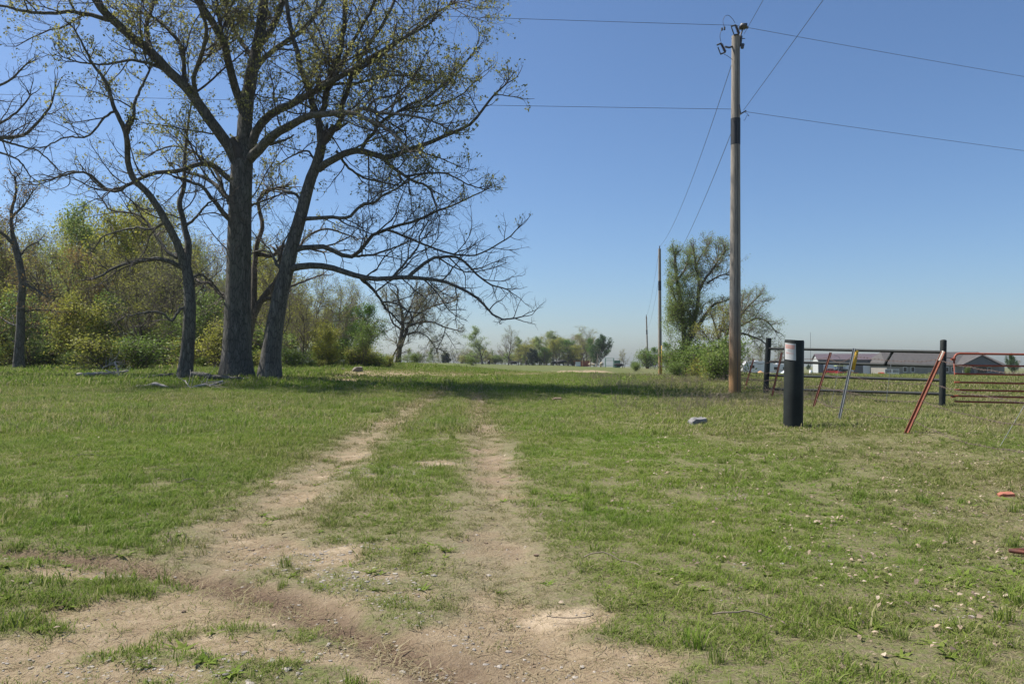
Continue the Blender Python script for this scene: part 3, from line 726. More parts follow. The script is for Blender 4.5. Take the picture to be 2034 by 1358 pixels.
OAK = [
 ([(470, 752), (470, 720), (471, 650), (474, 550), (476, 450), (478, 380), (481, 325)], 28, 21, 0, .12),
 ([(474, 330), (455, 292), (440, 270), (400, 215), (375, 180), (330, 135), (295, 100), (240, 55), (200, 15), (180, -20)], 12, 7, -2.5, 1),
 ([(216, 40), (180, 30), (140, 24), (100, 27), (60, 25), (20, 16), (-30, 5)], 4.5, 1.8, -1, 1),
 ([(368, 172), (366, 150), (365, 127), (358, 88), (321, 47), (286, 26), (240, 22)], 5, 1.8, 1.5, 1),
 ([(340, 146), (300, 128), (262, 120), (225, 126), (190, 128), (150, 122)], 3.5, 1.4, -2, 1.2),
 ([(481, 330), (486, 270), (488, 230), (498, 160), (512, 90), (520, 40), (525, -30)], 17, 9, 1.5, .5),
 ([(488, 236), (474, 195), (455, 130), (445, 85), (425, 50), (400, 10), (388, -30)], 9, 6, -3, 1),
 ([(447, 92), (438, 55), (434, 25), (430, -10)], 4.5, 3, 2, 1),
 ([(511, 96), (535, 62), (548, 40), (560, 8), (575, -35)], 8, 6, 3, 1),
 ([(492, 300), (503, 278), (512, 255), (540, 225), (574, 209), (600, 195), (632, 177), (680, 150), (730, 118), (790, 82), (850, 50)], 10, 2, -3.5, 1.1),
 ([(490, 322), (506, 305), (518, 294), (545, 268), (582, 247), (615, 230), (670, 225), (706, 225), (730, 240), (760, 250), (786, 271), (812, 300)], 11, 2, -4.5, 1),
 ([(700, 225), (720, 216), (760, 225), (800, 228), (835, 233), (872, 246)], 4, 1.4, -1.5, 1.2),
 ([(575, 208), (620, 182), (665, 168), (712, 165), (753, 155), (800, 150), (860, 150)], 4, 1.4, 2.5, 1.2),
 ([(536, 287), (560, 280), (584, 268)], 3.4, 1.6, -.5, 0),
 ([(462, 360), (450, 352), (424, 327), (398, 325), (353, 339), (321, 343), (289, 350), (259, 365), (224, 380), (206, 371), (177, 345), (153, 342), (112, 353)], 6, 1.6, -2.5, 1.1),
 ([(460, 398), (445, 386), (425, 365), (400, 350), (378, 345)], 5.5, 3, 1.2, .6),
 ([(462, 440), (450, 430), (423, 397), (404, 373), (380, 362)], 6, 2.5, -1.5, .8),
 ([(455, 405), (441, 372), (436, 352), (420, 330), (380, 300), (345, 290), (310, 300)], 4, 1.5, 2, 1),
 ([(478, 420), (500, 408), (520, 400), (560, 385)], 3, 1.3, 2, 1),
 ([(505, 120), (470, 70), (450, 30), (455, -20)], 5, 4, 4, 1), ([(500, 150), (530, 110), (600, 60), (640, 10), (655, -25)], 6, 4, 4.5, 1),
 ([(300, 104), (290, 60), (300, 20), (320, -25)], 5, 3.5, 2.5, 1), ([(400, 215), (385, 160), (400, 110), (410, 60), (395, 10)], 5, 3, -3, 1),
]
traced_tree('oak_tree', 'massive oak with the thickest trunk and spreading crown of young leaves', OAK, DT, 101, leaf_m='l_oak', leaf_fn=up_leaf(7.6, 11.0, .52), leaf_spread=.06, leaf_size=.115, dens=1.85, m2=11, m3=8, lk=3, l1=(1.2, 4.4), z_up=.045)

LEAN = [
 ([(534, 755), (536, 735), (542, 672), (556, 590), (570, 533), (581, 485), (597, 430), (610, 380), (618, 353), (630, 324), (639, 288)], 20, 9.5, 0, .1),
 ([(639, 290), (635, 262), (630, 230), (618, 200), (609, 165), (597, 138), (588, 97), (580, 68), (572, 30), (568, -15)], 8, 4, 1.5, 1),
 ([(633, 232), (644, 212), (647, 188), (656, 156), (668, 124), (677, 97), (683, 59), (686, 0), (690, -30)], 6.5, 4, -1.5, 1),
 ([(646, 190), (668, 150), (690, 105), (706, 74), (736, 24), (750, -15)], 4, 2.5, -2, 1),
 ([(640, 288), (653, 274), (668, 253), (678, 241), (677, 218), (688, 188), (700, 147), (718, 112), (736, 85), (756, 56), (780, 9), (790, -20)], 6, 3, 2, 1),
 ([(700, 150), (736, 124), (765, 106), (789, 85), (824, 59), (853, 35), (890, 12)], 4, 1.6, -1.5, 1.3),
 ([(632, 336), (659, 318), (683, 305), (712, 300), (741, 306), (762, 314), (783, 309), (818, 297), (848, 286), (880, 271), (912, 259), (939, 244), (959, 218), (977, 194), (1000, 172)], 8, 1.6, -2.5, 1.15),
 ([(760, 313), (777, 330), (806, 350), (821, 359), (853, 374), (862, 398), (870, 425)], 4, 1.3, -1, 1),
 ([(806, 350), (839, 345), (877, 343), (903, 352), (927, 365), (950, 373)], 2.4, 1.2, 1, 1),
 ([(716, 300), (727, 280), (744, 262), (756, 244), (783, 227), (812, 209), (848, 194), (883, 165), (912, 141), (940, 105)], 4, 1.4, 2, 1.2),
 ([(790, 222), (830, 212), (870, 208), (915, 190), (940, 165)], 2.4, 1.2, -1, 1.2),
 ([(600, 436), (627, 433), (657, 432), (693, 432), (705, 418), (723, 403), (741, 403), (760, 388), (790, 373), (830, 350)], 4.5, 1.3, -2, 1),
 ([(583, 497), (600, 494), (621, 491), (645, 491), (666, 500), (693, 510), (711, 503), (726, 485), (741, 467), (766, 456), (790, 448), (817, 442), (841, 433), (862, 421), (889, 412), (917, 400), (960, 380)], 6, 1.3, 1.8, 1),
 ([(766, 456), (790, 464), (820, 476), (850, 488), (883, 500), (901, 506), (938, 507), (962, 500), (983, 488), (1010, 473), (1024, 458)], 2.6, 1.2, -1, 1),
 ([(693, 510), (735, 506), (751, 503), (784, 491), (810, 480)], 3, 1.4, 1.5, 1),
 ([(572, 535), (585, 533), (600, 528), (633, 528), (663, 533), (687, 541), (708, 548), (729, 553), (754, 554), (784, 553), (811, 550), (841, 554), (871, 557), (902, 566), (929, 580), (953, 598), (968, 611), (983, 627), (1007, 636), (1022, 632)], 7.5, 1.3, -3, .9),
 ([(712, 549), (735, 569), (751, 587), (760, 602), (772, 618), (785, 630)], 4, 1.6, 1.0, .8),
 ([(758, 600), (775, 600), (790, 605), (814, 620)], 2.2, 1.2, -1, .8),
 ([(811, 551), (826, 536), (841, 524), (862, 513), (895, 510), (917, 515), (935, 533), (953, 551), (977, 566), (1005, 574)], 4, 1.3, 1.5, .9),
 ([(776, 554), (790, 539), (808, 518), (829, 491), (835, 467), (850, 440)], 2.8, 1.2, 1, .9),
 ([(566, 545), (550, 525), (540, 505), (520, 497), (500, 502)], 4, 1.5, 2, .8),
 ([(603, 405), (585, 385), (560, 378), (535, 375), (520, 390)], 3.6, 1.4, 2, .8),
 ([(668, 300), (690, 330), (720, 352), (760, 362), (795, 368), (815, 350)], 3, 1.3, 2.5, 1),
 ([(630, 324), (610, 300), (580, 310), (555, 325)], 2.5, 1.2, 2, 1),
]
traced_tree('leaning_oak_tree', 'dark oak leaning right with long low bare limbs over the track', LEAN, DT - .8, 202, leaf_m='l_oak', leaf_fn=up_leaf(7.4, 10.2, .45), leaf_spread=.06, leaf_size=.11, dens=1.8, m2=11, m3=8, lk=3, l1=(1.0, 3.9), wob=.17, z_up=.04)

FORK = [
 ([(368, 756), (368, 738), (373, 690), (377, 620), (375, 560), (370, 530)], 14.5, 10, 0, .1),
 ([(369, 534), (363, 518), (355, 490), (329, 439), (308, 403), (281, 370), (262, 350), (255, 320), (253, 280), (250, 265)], 8.5, 5, -1.5, .6),
 ([(251, 268), (240, 240), (228, 215), (215, 175), (205, 155), (183, 125), (170, 100), (150, 62)], 5, 1.6, -1, .9),
 ([(251, 268), (265, 235), (267, 205), (280, 175), (290, 155), (297, 140)], 4, 2, 1, .7),
 ([(226, 222), (205, 235), (185, 262), (165, 273), (130, 272), (95, 290)], 2.4, 1.2, -1, 1),
 ([(255, 366), (232, 380), (205, 374), (190, 358), (172, 345), (140, 340), (112, 352)], 3.2, 1.2, 1, 1),
 ([(371, 532), (374, 490), (365, 442), (356, 402), (366, 368), (366, 330), (371, 271), (378, 218)], 8, 2, 1.5, .7),
 ([(368, 534), (350, 526), (338, 520), (312, 514), (270, 520), (238, 528), (205, 545), (187, 553)], 5.5, 1.8, -2, .9),
 ([(352, 512), (332, 500), (315, 475), (296, 445), (270, 425), (223, 418), (205, 400)], 3.6, 1.5, 1.5, .9),
 ([(366, 450), (380, 440), (395, 425), (415, 403), (440, 395)], 3.2, 1.4, -1, .7),
 ([(376, 617), (360, 612), (350, 625), (340, 637), (322, 622), (290, 620), (255, 628)], 3, 1.3, -1.5, .8),
 ([(330, 440), (300, 455), (270, 452), (240, 458), (205, 470), (190, 490)], 3, 1.3, 2, 1),
 ([(375, 560), (395, 545), (420, 560), (440, 585)], 3, 1.4, 1.5, .7),
]
traced_tree('forked_oak_tree', 'slimmer bare tree forking low at the edge of the big oaks', FORK, DT - 1.2, 303, leaf_m='l_oak', leaf_fn=up_leaf(9.5, 13, .5), dens=1.8, m2=9, m3=7, l1=(1.0, 3.0), wob=.18)

TWIST = [
 ([(488, 745), (492, 690), (500, 640), (514, 605), (530, 582), (548, 560), (560, 535), (556, 505)], 9, 5, 0, .3),
 ([(503, 630), (505, 570), (506, 520), (512, 480), (521, 450), (516, 420), (513, 400), (530, 380), (560, 372)], 7, 3, .8, .5),
 ([(512, 410), (524, 380), (560, 372), (585, 372)], 3, 1.4, 1, .6), ([(522, 595), (545, 590), (562, 580)], 5, 2, -.5, .5),
 ([(470, 610), (440, 585), (420, 565), (395, 560)], 6, 2.5, .5, .8, 1), ([(500, 502), (540, 508), (560, 490), (590, 488), (640, 500)], 5, 2, 1.5, .9, 1),
 ([(548, 560), (575, 520), (610, 470), (650, 455), (700, 470)], 4, 1.5, 2, 1), ([(530, 582), (560, 575), (600, 560), (640, 545)], 3.5, 1.5, 2, 1),
]
traced_tree('twisted_tree', 'gnarled reddish grey tree twisting up behind the massive oak', TWIST, DT + 3, 404, bark_m='grey', twig_m='greytwig', dens=3, m2=6, m3=5, l1=(.7, 2.2), wob=.24, leaf_m='l_oak', leaf_fn=up_leaf(6.5, 9, .35))

EDGE = [
 ([(38, 735), (38, 700), (41, 650), (42, 600), (45, 562), (37, 515), (28, 480)], 9.5, 6, 0, .5),
 ([(30, 488), (12, 470), (-10, 455), (-40, 440)], 4, 2, -1, 1), ([(28, 480), (22, 445), (24, 415), (32, 385), (30, 355)], 4.5, 2, .5, 1.3),
 ([(45, 562), (70, 575), (85, 585), (110, 590)], 3, 1.4, -1, 1.3), ([(42, 620), (75, 615), (110, 618)], 2.5, 1.2, 1, 1.3), ([(36, 512), (55, 490), (75, 480)], 2.5, 1.2, 1, 1.3),
 ([(41, 650), (15, 640), (-15, 620)], 2.5, 1.2, .5, 1.2), ([(25, 430), (50, 405), (65, 380)], 2.5, 1.2, -1, 1.4),
]
traced_tree('knotty_tree', 'dark knotty trunk with thin budding crown at the edge of the wood', EDGE, 42, 505, dens=3.2, m2=7, m3=5, l1=(.7, 2.0), leaf_m='l_org', leaf_fn=lambda C: .3 + 0 * C[:, 0], leaf_size=.10, lk=2, wob=.2)

SIDE = [
 ([(-150, 770), (-150, 600), (-140, 450), (-120, 350), (-90, 300)], 18, 9, 0, .2),
 ([(-100, 310), (-50, 285), (0, 274), (47, 268), (82, 235), (103, 206), (109, 180)], 6, 1.6, -1, 1.2), ([(-110, 330), (-60, 270), (-20, 255), (32, 224), (60, 190)], 5, 1.5, 1, 1.2),
 ([(-90, 300), (-60, 220), (-20, 180), (20, 160), (50, 130)], 5, 1.5, -1, 1.2), ([(0, 278), (40, 290), (75, 300), (110, 330)], 2.5, 1.2, 1, 1), ([(-90, 300), (-100, 200), (-80, 100), (-90, 20), (-90, -20)], 7, 4, 1, 1),
 ([(-60, 288), (-10, 300), (35, 318), (60, 350)], 3, 1.2, -1, 1),
]
traced_tree('bare_side_tree', 'bare tree reaching purple grey twigs in from beside the forked oak', SIDE, 36, 606, dens=1.7, m2=9, m3=6, l1=(1.0, 3.4), wob=.18)

LONE = [
 ([(789, 733), (792, 705), (796, 672), (800, 645), (797, 615), (790, 590)], 6.5, 2, 0, .8),
 ([(795, 690), (806, 662), (812, 645), (826, 620), (840, 600), (850, 585)], 4, 1.4, 1, 1.2), ([(812, 646), (835, 640), (860, 640), (885, 650), (905, 655)], 2.4, 1, -1.5, 1.2), ([(818, 632), (845, 615), (870, 605), (895, 600)], 2.2, 1, 1.5, 1.2),
 ([(800, 640), (815, 610), (825, 580)], 2, 1, -1, 1.2), ([(798, 655), (780, 640), (770, 610), (768, 585)], 2.2, 1, 1, 1.2), ([(806, 665), (830, 660), (850, 670), (865, 690)], 1.6, .8, 1, 1.1), ([(776, 735), (780, 710), (790, 690)], 2.2, 1.5, -.5, .5),
 ([(885, 650), (880, 670), (870, 690)], 1.2, .7, 0, 1.2), ([(850, 585), (875, 580), (895, 590)], 1.2, .8, -.5, 1.2),
]
traced_tree('lone_tree', 'spreading lone tree with hazy pale buds at the end of the wood', LONE, 80, 707, bark_m='grey', twig_m='greytwig', dens=2.2, m2=12, m3=8, m4=2, z_up=.06, l1=(1.4, 4.2), leaf_m='l_bud', leaf_fn=lambda C: .5 + 0 * C[:, 0], leaf_size=.10, lk=1, tr=1.2)

# ------------------------------------------------------------------ trees by the second pole
VINE = [
 ([(1362, 752), (1361, 700), (1358, 650), (1352, 600), (1343, 545), (1341, 510)], 7.5, 2.5, 0, 1.6),
 ([(1364, 690), (1378, 640), (1386, 600), (1388, 560), (1382, 525), (1378, 500)], 6, 1.6, -.5, 1.2), ([(1366, 680), (1385, 650), (1405, 620), (1418, 605), (1432, 600)], 6, 2, 1, 1),
 ([(1388, 580), (1400, 555), (1415, 535), (1428, 515), (1440, 500)], 3.5, 1.2, -1.5, 1.2), ([(1405, 562), (1425, 550), (1440, 545), (1452, 548)], 2.2, 1, 1, 1.2), ([(1343, 560), (1360, 535), (1370, 505)], 2.4, 1, 1.5, 1.2),
 ([(1352, 610), (1340, 590), (1335, 560)], 2.2, 1, -.5, 1.6), ([(1358, 650), (1345, 640), (1338, 620)], 2, 1, .5, 1.6), ([(1382, 525), (1395, 505), (1405, 488)], 1.8, .8, .5, 1.2), ([(1410, 540), (1425, 520), (1422, 495)], 1.8, .8, 1, 1.2),
]
XC = X(1323, 62)
traced_tree('hedged_tree', 'tall vine hung tree sheared flat on the side facing the wires', VINE, 62, 808, bark_m='grey', twig_m='greytwig', dens=2.8, m2=13, m3=8, m4=2, l1=(1.0, 3.0), z_up=.07, leaf_spread=.16, leaf_m='l_pale', leaf_fn=lambda C: np.clip(1.15 - .3 * (C[:, 0] - XC), .25, 1), leaf_size=.085, lk=3, xmin=XC, tr=1.1)
DROOP = [
 ([(1466, 752), (1464, 700), (1462, 660), (1465, 630)], 5, 3, 0, .5), ([(1465, 640), (1480, 615), (1495, 600), (1505, 590)], 2.8, 1, -1, 1.4), ([(1464, 650), (1485, 640), (1505, 632), (1525, 640), (1538, 655)], 2.8, 1, 1, 1.4),
 ([(1463, 660), (1485, 665), (1510, 675), (1530, 690)], 2.4, 1, -.5, 1.4), ([(1463, 650), (1445, 625), (1430, 615)], 2.4, 1, .5, 1.3), ([(1465, 640), (1470, 610), (1475, 590)], 2.2, 1, 1, 1.3),
]
traced_tree('drooping_tree', 'rounded thin leaved tree with drooping twigs behind the near utility pole', DROOP, 66, 909, bark_m='grey', twig_m='greytwig', dens=2.8, m2=12, m3=8, m4=2, l1=(1.2, 3.0), leaf_spread=.16, leaf_m='l_pale', leaf_fn=lambda C: .6 + 0 * C[:, 0], leaf_size=.085, lk=1, z_up=.0, tr=1.0)
FAN = [
 ([(1432, 768), (1431, 730), (1430, 695), (1424, 660), (1415, 630)], 3, 1.4, 0, 1.4), ([(1430, 700), (1442, 670), (1452, 640), (1458, 620)], 2.2, 1, -.4, 1.4), ([(1430, 705), (1412, 680), (1398, 660)], 1.8, .9, .4, 1.4),
 ([(1428, 680), (1433, 650), (1438, 620)], 1.8, .9, .3, 1.4), ([(1440, 768), (1444, 720), (1446, 690)], 2.2, 1.2, .3, 1.4),
]
traced_tree('fan_tree', 'small fan shaped sapling thicket between the fence and the near pole', FAN, 46, 910, bark_m='grey', twig_m='greytwig', dens=3.4, m2=11, m3=8, l1=(.8, 2.0), leaf_m='l_yel', leaf_fn=lambda C: .55 + 0 * C[:, 0], leaf_size=.075, lk=2, z_up=.05)

# ------------------------------------------------------------------ the wood: prototypes, then copies
BARE = wood_tree('bare_tree', 'bare grey twiggy tree in the wood behind the oaks', 21, 11, .42, .17, clear=.16, n1=17, n2=8, n3=7, n4=3, leaf_m='l_bud', lk=2, leafp=.45, lsize=.12)
BARE2 = wood_tree('bare_tree', 'crooked bare brown tree in the wood behind the oaks', 22, 10, .5, .15, clear=.08, n1=19, n2=8, n3=7, n4=3, leaf_m='l_yel', lk=2, leafp=.6, lsize=.11, wob=.2, ang=(40, 75))
YEL = wood_tree('budding_tree', 'tall tree in yellow green spring leaf inside the wood', 23, 13, .40, .2, clear=.12, n1=18, n2=8, n3=6, n4=3, leaf_m='l_yel', lk=3, lsize=.17, lspread=.25, leafp=.9)
PALE = wood_tree('pale_tree', 'airy pale green tree standing inside the wood', 24, 12, .36, .18, clear=.12, n1=17, n2=8, n3=6, n4=2, leaf_m='l_pale', lk=4, lsize=.17, lspread=.25)
RUS = wood_tree('russet_tree', 'russet budding tree inside the wood', 25, 11, .42, .16, clear=.1, n1=17, n2=8, n3=6, n4=3, leaf_m='l_org', lk=2, lsize=.13, lspread=.25, leafp=.6)
GRN = wood_tree('green_tree', 'dense fresh green tree at the right end of the wood', 26, 9, .42, .16, clear=.1, n1=16, n2=9, n3=7, n4=2, leaf_m='l_grn', lk=3, lsize=.17, wob=.17, lspread=.22)
DRK = wood_tree('dark_green_tree', 'dark green broad crowned tree beside the cattle pen', 27, 9, .40, .16, clear=.15, n1=18, n2=9, n3=7, n4=2, leaf_m='l_dark', lk=5, lsize=.2, lspread=.22)
CED = wood_tree('cedar_tree', 'dark conical cedar at the far edge of the pasture', 28, 6, .36, .1, clear=.03, n1=34, n2=8, n3=6, n4=0, leaf_m='l_cedar', lk=9, lsize=.2, lspread=.14, ang=(55, 80), up=.02)
BUSH = wood_tree('bush', 'bright green leafy bush under the trees', 29, 2.2, .5, .05, clear=.08, n1=7, n2=6, n3=5, n4=0, leaf_m='l_bush', lk=3, lsize=.09, lspread=.2, stems=6, wob=.22, cat='bush')
YBUSH = wood_tree('bush', 'yellow green scrubby bush under the trees', 30, 2.0, .5, .04, clear=.08, n1=7, n2=6, n3=5, n4=0, leaf_m='l_yel', lk=2, lsize=.09, lspread=.18, stems=6, wob=.22, cat='bush')
DBUSH = wood_tree('bush', 'dark green bush in the undergrowth', 31, 2.0, .5, .04, clear=.08, n1=7, n2=6, n3=5, n4=0, leaf_m='l_under', lk=3, lsize=.10, lspread=.18, stems=6, cat='bush', wob=.22)
SAP = wood_tree('sapling', 'thin yellow green sapling in the understory of the wood', 32, 5, .34, .05, clear=.06, n1=10, n2=7, n3=5, n4=2, leaf_m='l_yel', lk=3, lsize=.12, lspread=.22, stems=3, leafp=.9, twr=.8)
GSAP = wood_tree('sapling', 'thin green sapling in the understory of the wood', 33, 5, .36, .05, clear=.06, n1=10, n2=7, n3=5, n4=2, leaf_m='l_under', lk=2, lsize=.12, lspread=.2, stems=3, leafp=.8, twr=.8)
LB = {BARE: 'bare grey twiggy tree in the wood behind the oaks', BARE2: 'crooked bare brown tree in the wood behind the oaks', YEL: 'tall tree in yellow green spring leaf inside the wood', PALE: 'airy pale green tree standing inside the wood', RUS: 'russet budding tree inside the wood'}
GW = 'trees of the wood behind the oaks'
rr = random.Random(3)
def prof(px):     # crown line of the wood
    return float(np.interp(px, [-200, 0, 70, 130, 220, 330, 400, 470, 560, 620, 690, 760], [320, 350, 410, 375, 355, 365, 410, 440, 450, 500, 540, 600]))
def plant(px, d, k, top): place(k, px, d, top=top, label=LB[k], group=GW + ' (' + k.name.split('.')[0].replace('_', ' ') + ')')
for px, d, k, dt in [(110, 60, PALE, 10), (175, 64, YEL, 20), (235, 58, YEL, 0), (300, 66, YEL, -5), (345, 62, BARE, 20), (15, 58, RUS, 60), (65, 52, BARE2, 60), (150, 54, RUS, 120), (205, 52, BARE2, 130), (290, 50, BARE2, 150), (330, 54, BARE, 100),
                     (400, 56, BARE2, 60), (440, 52, BARE, 80), (505, 58, BARE2, 30), (545, 62, YEL, 10), (585, 56, BARE, 40), (625, 54, BARE2, 40), (660, 58, BARE, 20), (690, 62, BARE2, 20), (-60, 55, YEL, 20), (-120, 52, BARE, 30), (600, 48, BARE2, 90), (700, 66, BARE, 10)]:
    plant(px, d, k, prof(px) + dt)
px = -180
while px < 740:
    d = rr.uniform(72, 100); k = rr.choice([BARE, BARE, BARE2, YEL, PALE, PALE, YEL, RUS])
    plant(px, d, k, prof(px) + rr.uniform(25, 110)); px += rr.uniform(20, 34)
px = -200
while px < 720:
    d = rr.uniform(105, 135); k = rr.choice([BARE, BARE2, YEL, RUS])
    plant(px, d, k, prof(px) + rr.uniform(60, 150)); px += rr.uniform(36, 52)
px = -180
while px < 720:
    k = rr.choice([SAP, GSAP, SAP, GSAP, BARE2]); lab = {SAP: 'thin yellow green sapling in the understory of the wood', GSAP: 'thin green sapling in the understory of the wood'}.get(k) or 'young ' + LB[k]
    place(k, px, rr.uniform(43, 95), ht=rr.uniform(2.2, 6.5) * (.55 if px > 590 else 1), label=lab, group='understory (' + lab + ')', sx=1.15); px += rr.uniform(11, 18)
place(GRN, 730, 54, top=598, label='dense fresh green tree at the right end of the wood')
place(GRN, 690, 60, top=604, label='green tree half hidden at the right end of the wood')
px = -170
while px < 775:
    d = rr.uniform(44, 60); k = rr.choice([BUSH, YBUSH, YBUSH, YBUSH, DBUSH])
    lab = {BUSH: 'bright green leafy bush under the trees', YBUSH: 'yellow green scrubby bush under the trees', DBUSH: 'dark green bush in the undergrowth'}[k]
    place(k, px, d, ht=rr.uniform(.7, 1.4) * rr.choice([1, 1, 1.5, 2.2]) * (.5 if px > 600 else 1), label=lab, group='undergrowth of the wood (' + lab.split(' ')[0] + ')', sx=rr.uniform(1.0, 2.0)); px += rr.uniform(11, 20)
place(BUSH, 270, 41, ht=2.0, sx=1.9, label='broad bright green bush behind the fallen limbs')
place(YBUSH, 205, 40, ht=1.9, sx=1.8, label='broad yellow green bush behind the fallen log')
place(BUSH, 585, 44, ht=1.3, sx=1.5, label='low bright green bush right of the leaning oak')
place(DBUSH, 650, 50, ht=1.9, sx=1.2, label='dark green bush at the foot of the wood beside the red dirt')
place(BUSH, 822, 78, ht=1.3, sx=1.6, label='small green bush beside the lone tree'); place(BUSH, 938, 95, ht=1.2, sx=1.1, label='small bright shrub alone in the open pasture')

# ------------------------------------------------------------------ far trees across the pasture
place(PALE, 958, 238, top=647, sx=1.5, label='rounded pale green tree beyond the pasture', group='far pale tree')
FB = place(BARE, 1010, 235, top=643, sx=1.0, label='bare grey tree beyond the pasture left of the cedar', group='far bare tree')
place(CED, 885, 225, top=697, sx=1.15, label='squat dark cedar at the far edge of the pasture'); place(CED, 1058, 226, top=690, sx=1.1, label='pointed dark cedar right of the far bare tree')
for px, k, top, d in [(1035, PALE, 668, 250), (1062, YEL, 662, 262), (1085, PALE, 657, 250), (1105, BARE, 655, 265), (1120, YEL, 662, 248), (1138, RUS, 666, 255), (1152, BARE2, 650, 250), (1166, YEL, 672, 258), (925, BARE, 690, 262), (975, BARE, 690, 262), (1128, GRN, 672, 244), (1180, RUS, 672, 262), (1050, BARE, 668, 272), (1095, BARE2, 660, 275), (1045, YEL, 676, 240), (1072, PALE, 668, 242), (1098, YEL, 664, 240), (1112, PALE, 670, 240), (1145, YEL, 678, 240), (1160, BARE, 664, 246), (1030, YEL, 684, 246), (1080, GRN, 688, 238), (1140, PALE, 662, 268), (965, YEL, 690, 246), (945, PALE, 680, 250)]:
    place(k, px, d, top=top, sx=1.55, label={PALE: 'pale green tree in the far grove behind the cattle', YEL: 'yellow green tree in the far grove behind the cattle', BARE: 'bare grey tree in the far grove behind the cattle', BARE2: 'crooked bare tree in the far grove behind the cattle', RUS: 'russet tree in the far grove behind the cattle', GRN: 'bright green sapling in the far grove behind the cattle'}[k], group='far grove (' + k.name.split('.')[0] + ')')
place(DRK, 1193, 222, top=659, sx=1.05, label='dark green broad crowned tree beside the cattle pen'); place(GRN, 1172, 226, top=668, sx=.8, label='yellowish green tree left of the cattle pen')
place(BARE2, 1240, 250, top=694, sx=.9, label='small bare tree right of the cattle pen')
for px in range(915, 1190, 17):
    k = rr.choice([DBUSH, YBUSH, GSAP]); place(k, px + rr.uniform(-5, 5), rr.uniform(244, 262), ht=rr.uniform(2.2, 4.6), sx=1.5, label='scrubby bush at the foot of the far grove', group='scrub of the far grove')
px = 800
while px < 1010:
    place(rr.choice([BARE, BARE2, PALE, RUS]), px, rr.uniform(330, 400), top=rr.uniform(690, 701), sx=1.3, label='distant tree in the hazy tree line past the pasture', group='distant tree line'); px += rr.uniform(7, 12)
for px, d, ht, k, lab in [(1258, 190, 2.2, DBUSH, 'low dark shrub right of the cattle pen'), (1262, 92, 1.1, DBUSH, 'low dark bush in the grass left of the second pole'), (1288, 150, 4.2, DBUSH, 'dark hedge bush behind the far poles'), (1300, 118, 3.6, GRN, 'green hedge bush behind the second pole'),
                          (1322, 105, 4.0, GRN, 'bright hedge bush right of the second pole'), (1338, 86, 3.0, BUSH, 'green hedge bush at the foot of the hedged tree'), (1355, 62, 2.6, BUSH, 'leafy bush under the hedged tree'), (1372, 60, 3.0, DBUSH, 'dark bush wrapped round the hedged tree'), (1390, 58, 1.6, YBUSH, 'yellowish bush by the leaning brown posts'),
                          (1418, 40, 1.5, YBUSH, 'yellow green bush left of the near pole'), (1435, 39, 1.7, DBUSH, 'dark bush hugging the near pole'), (1445, 44, 2.6, DBUSH, 'tall dark bush behind the near pole'), (1400, 66, 1.8, DBUSH, 'dim bush between the hedge trees'), (1345, 56, 1.2, DBUSH, 'low bush at the left end of the hedge')]:
    place(k, px, d, ht=ht, label=lab, sx=1.15)
for px, d, k, top, lab in [(1490, 175, BARE, 688, 'bare tree behind the white camper'), (1515, 185, BARE2, 684, 'crooked bare tree behind the white camper'), (1548, 180, BARE, 676, 'thin bare tree behind the left pipe post'), (1750, 300, BARE, 728, 'distant hedge tree between shed and house'), (1742, 310, BARE2, 726, 'distant brown hedge tree beside the shed'), (1605, 260, DRK, 722, 'distant dark tree left of the shed'), (2022, 260, RUS, 715, 'distant russet tree right of the house')]:
    place(k, px, d, top=top, label=lab)
place(DRK, 2010, 120, top=698, sx=.75, label='small leafy yard tree right of the house')
place(DBUSH, 1922, 60, ht=.9, sx=.5, label='tiny weed sapling seen through the red gate')

# ------------------------------------------------------------------ poles and wires
m, nt, bs = mat_new('weathered_pole_wood')
v = mapped(nt, objc(nt), (6, 6, .35)); f = noise(nt, 5, 6, v, .7); sep = N(nt, 'ShaderNodeSeparateXYZ'); nt.links.new(objc(nt), sep.inputs[0])
crk = noise(nt, 14, 3, mapped(nt, objc(nt), (5, 5, .06)), .5)
cg = ramp(nt, f, [(.3, (.13, .11, .09)), (.5, (.25, .22, .185)), (.7, (.36, .325, .28))])
cg = mix(nt, ramp(nt, crk, [(.34, (.8, .8, .8)), (.42, (0, 0, 0))]), cg, (.07, .058, .048))
cb = ramp(nt, f, [(.3, (.20, .11, .045)), (.6, (.33, .19, .08)), (.8, (.40, .26, .13))])
mr = N(nt, 'ShaderNodeMapRange'); mr.inputs['From Min'].default_value = .8; mr.inputs['From Max'].default_value = 3.4; nt.links.new(sep.outputs['Z'], mr.inputs['Value'])
nt.links.new(mix(nt, mr.outputs[0], cb, cg), bs.inputs['Base Color']); bs.inputs['Roughness'].default_value = .85; bump(nt, bs, f, .6, .01)
M['pole'] = m
M['black'] = surf('black_pole_wrap', (.012, .013, .016), (.022, .024, .028), 20, .6, .004)
M['iron'] = surf('dark_galvanised_iron', (.06, .06, .065), (.13, .13, .135), 20, .5, 0, .6)
M['porc'] = surf('dark_porcelain', (.035, .02, .018), (.06, .035, .03), 10, .25, 0)
M['wire'] = surf('weathered_conductor', (.06, .06, .065), (.10, .10, .105), 5, .6, 0, .3)
M['yellow'] = surf('yellow_plastic', (.50, .30, .03), (.58, .36, .04), 9, .5, 0)

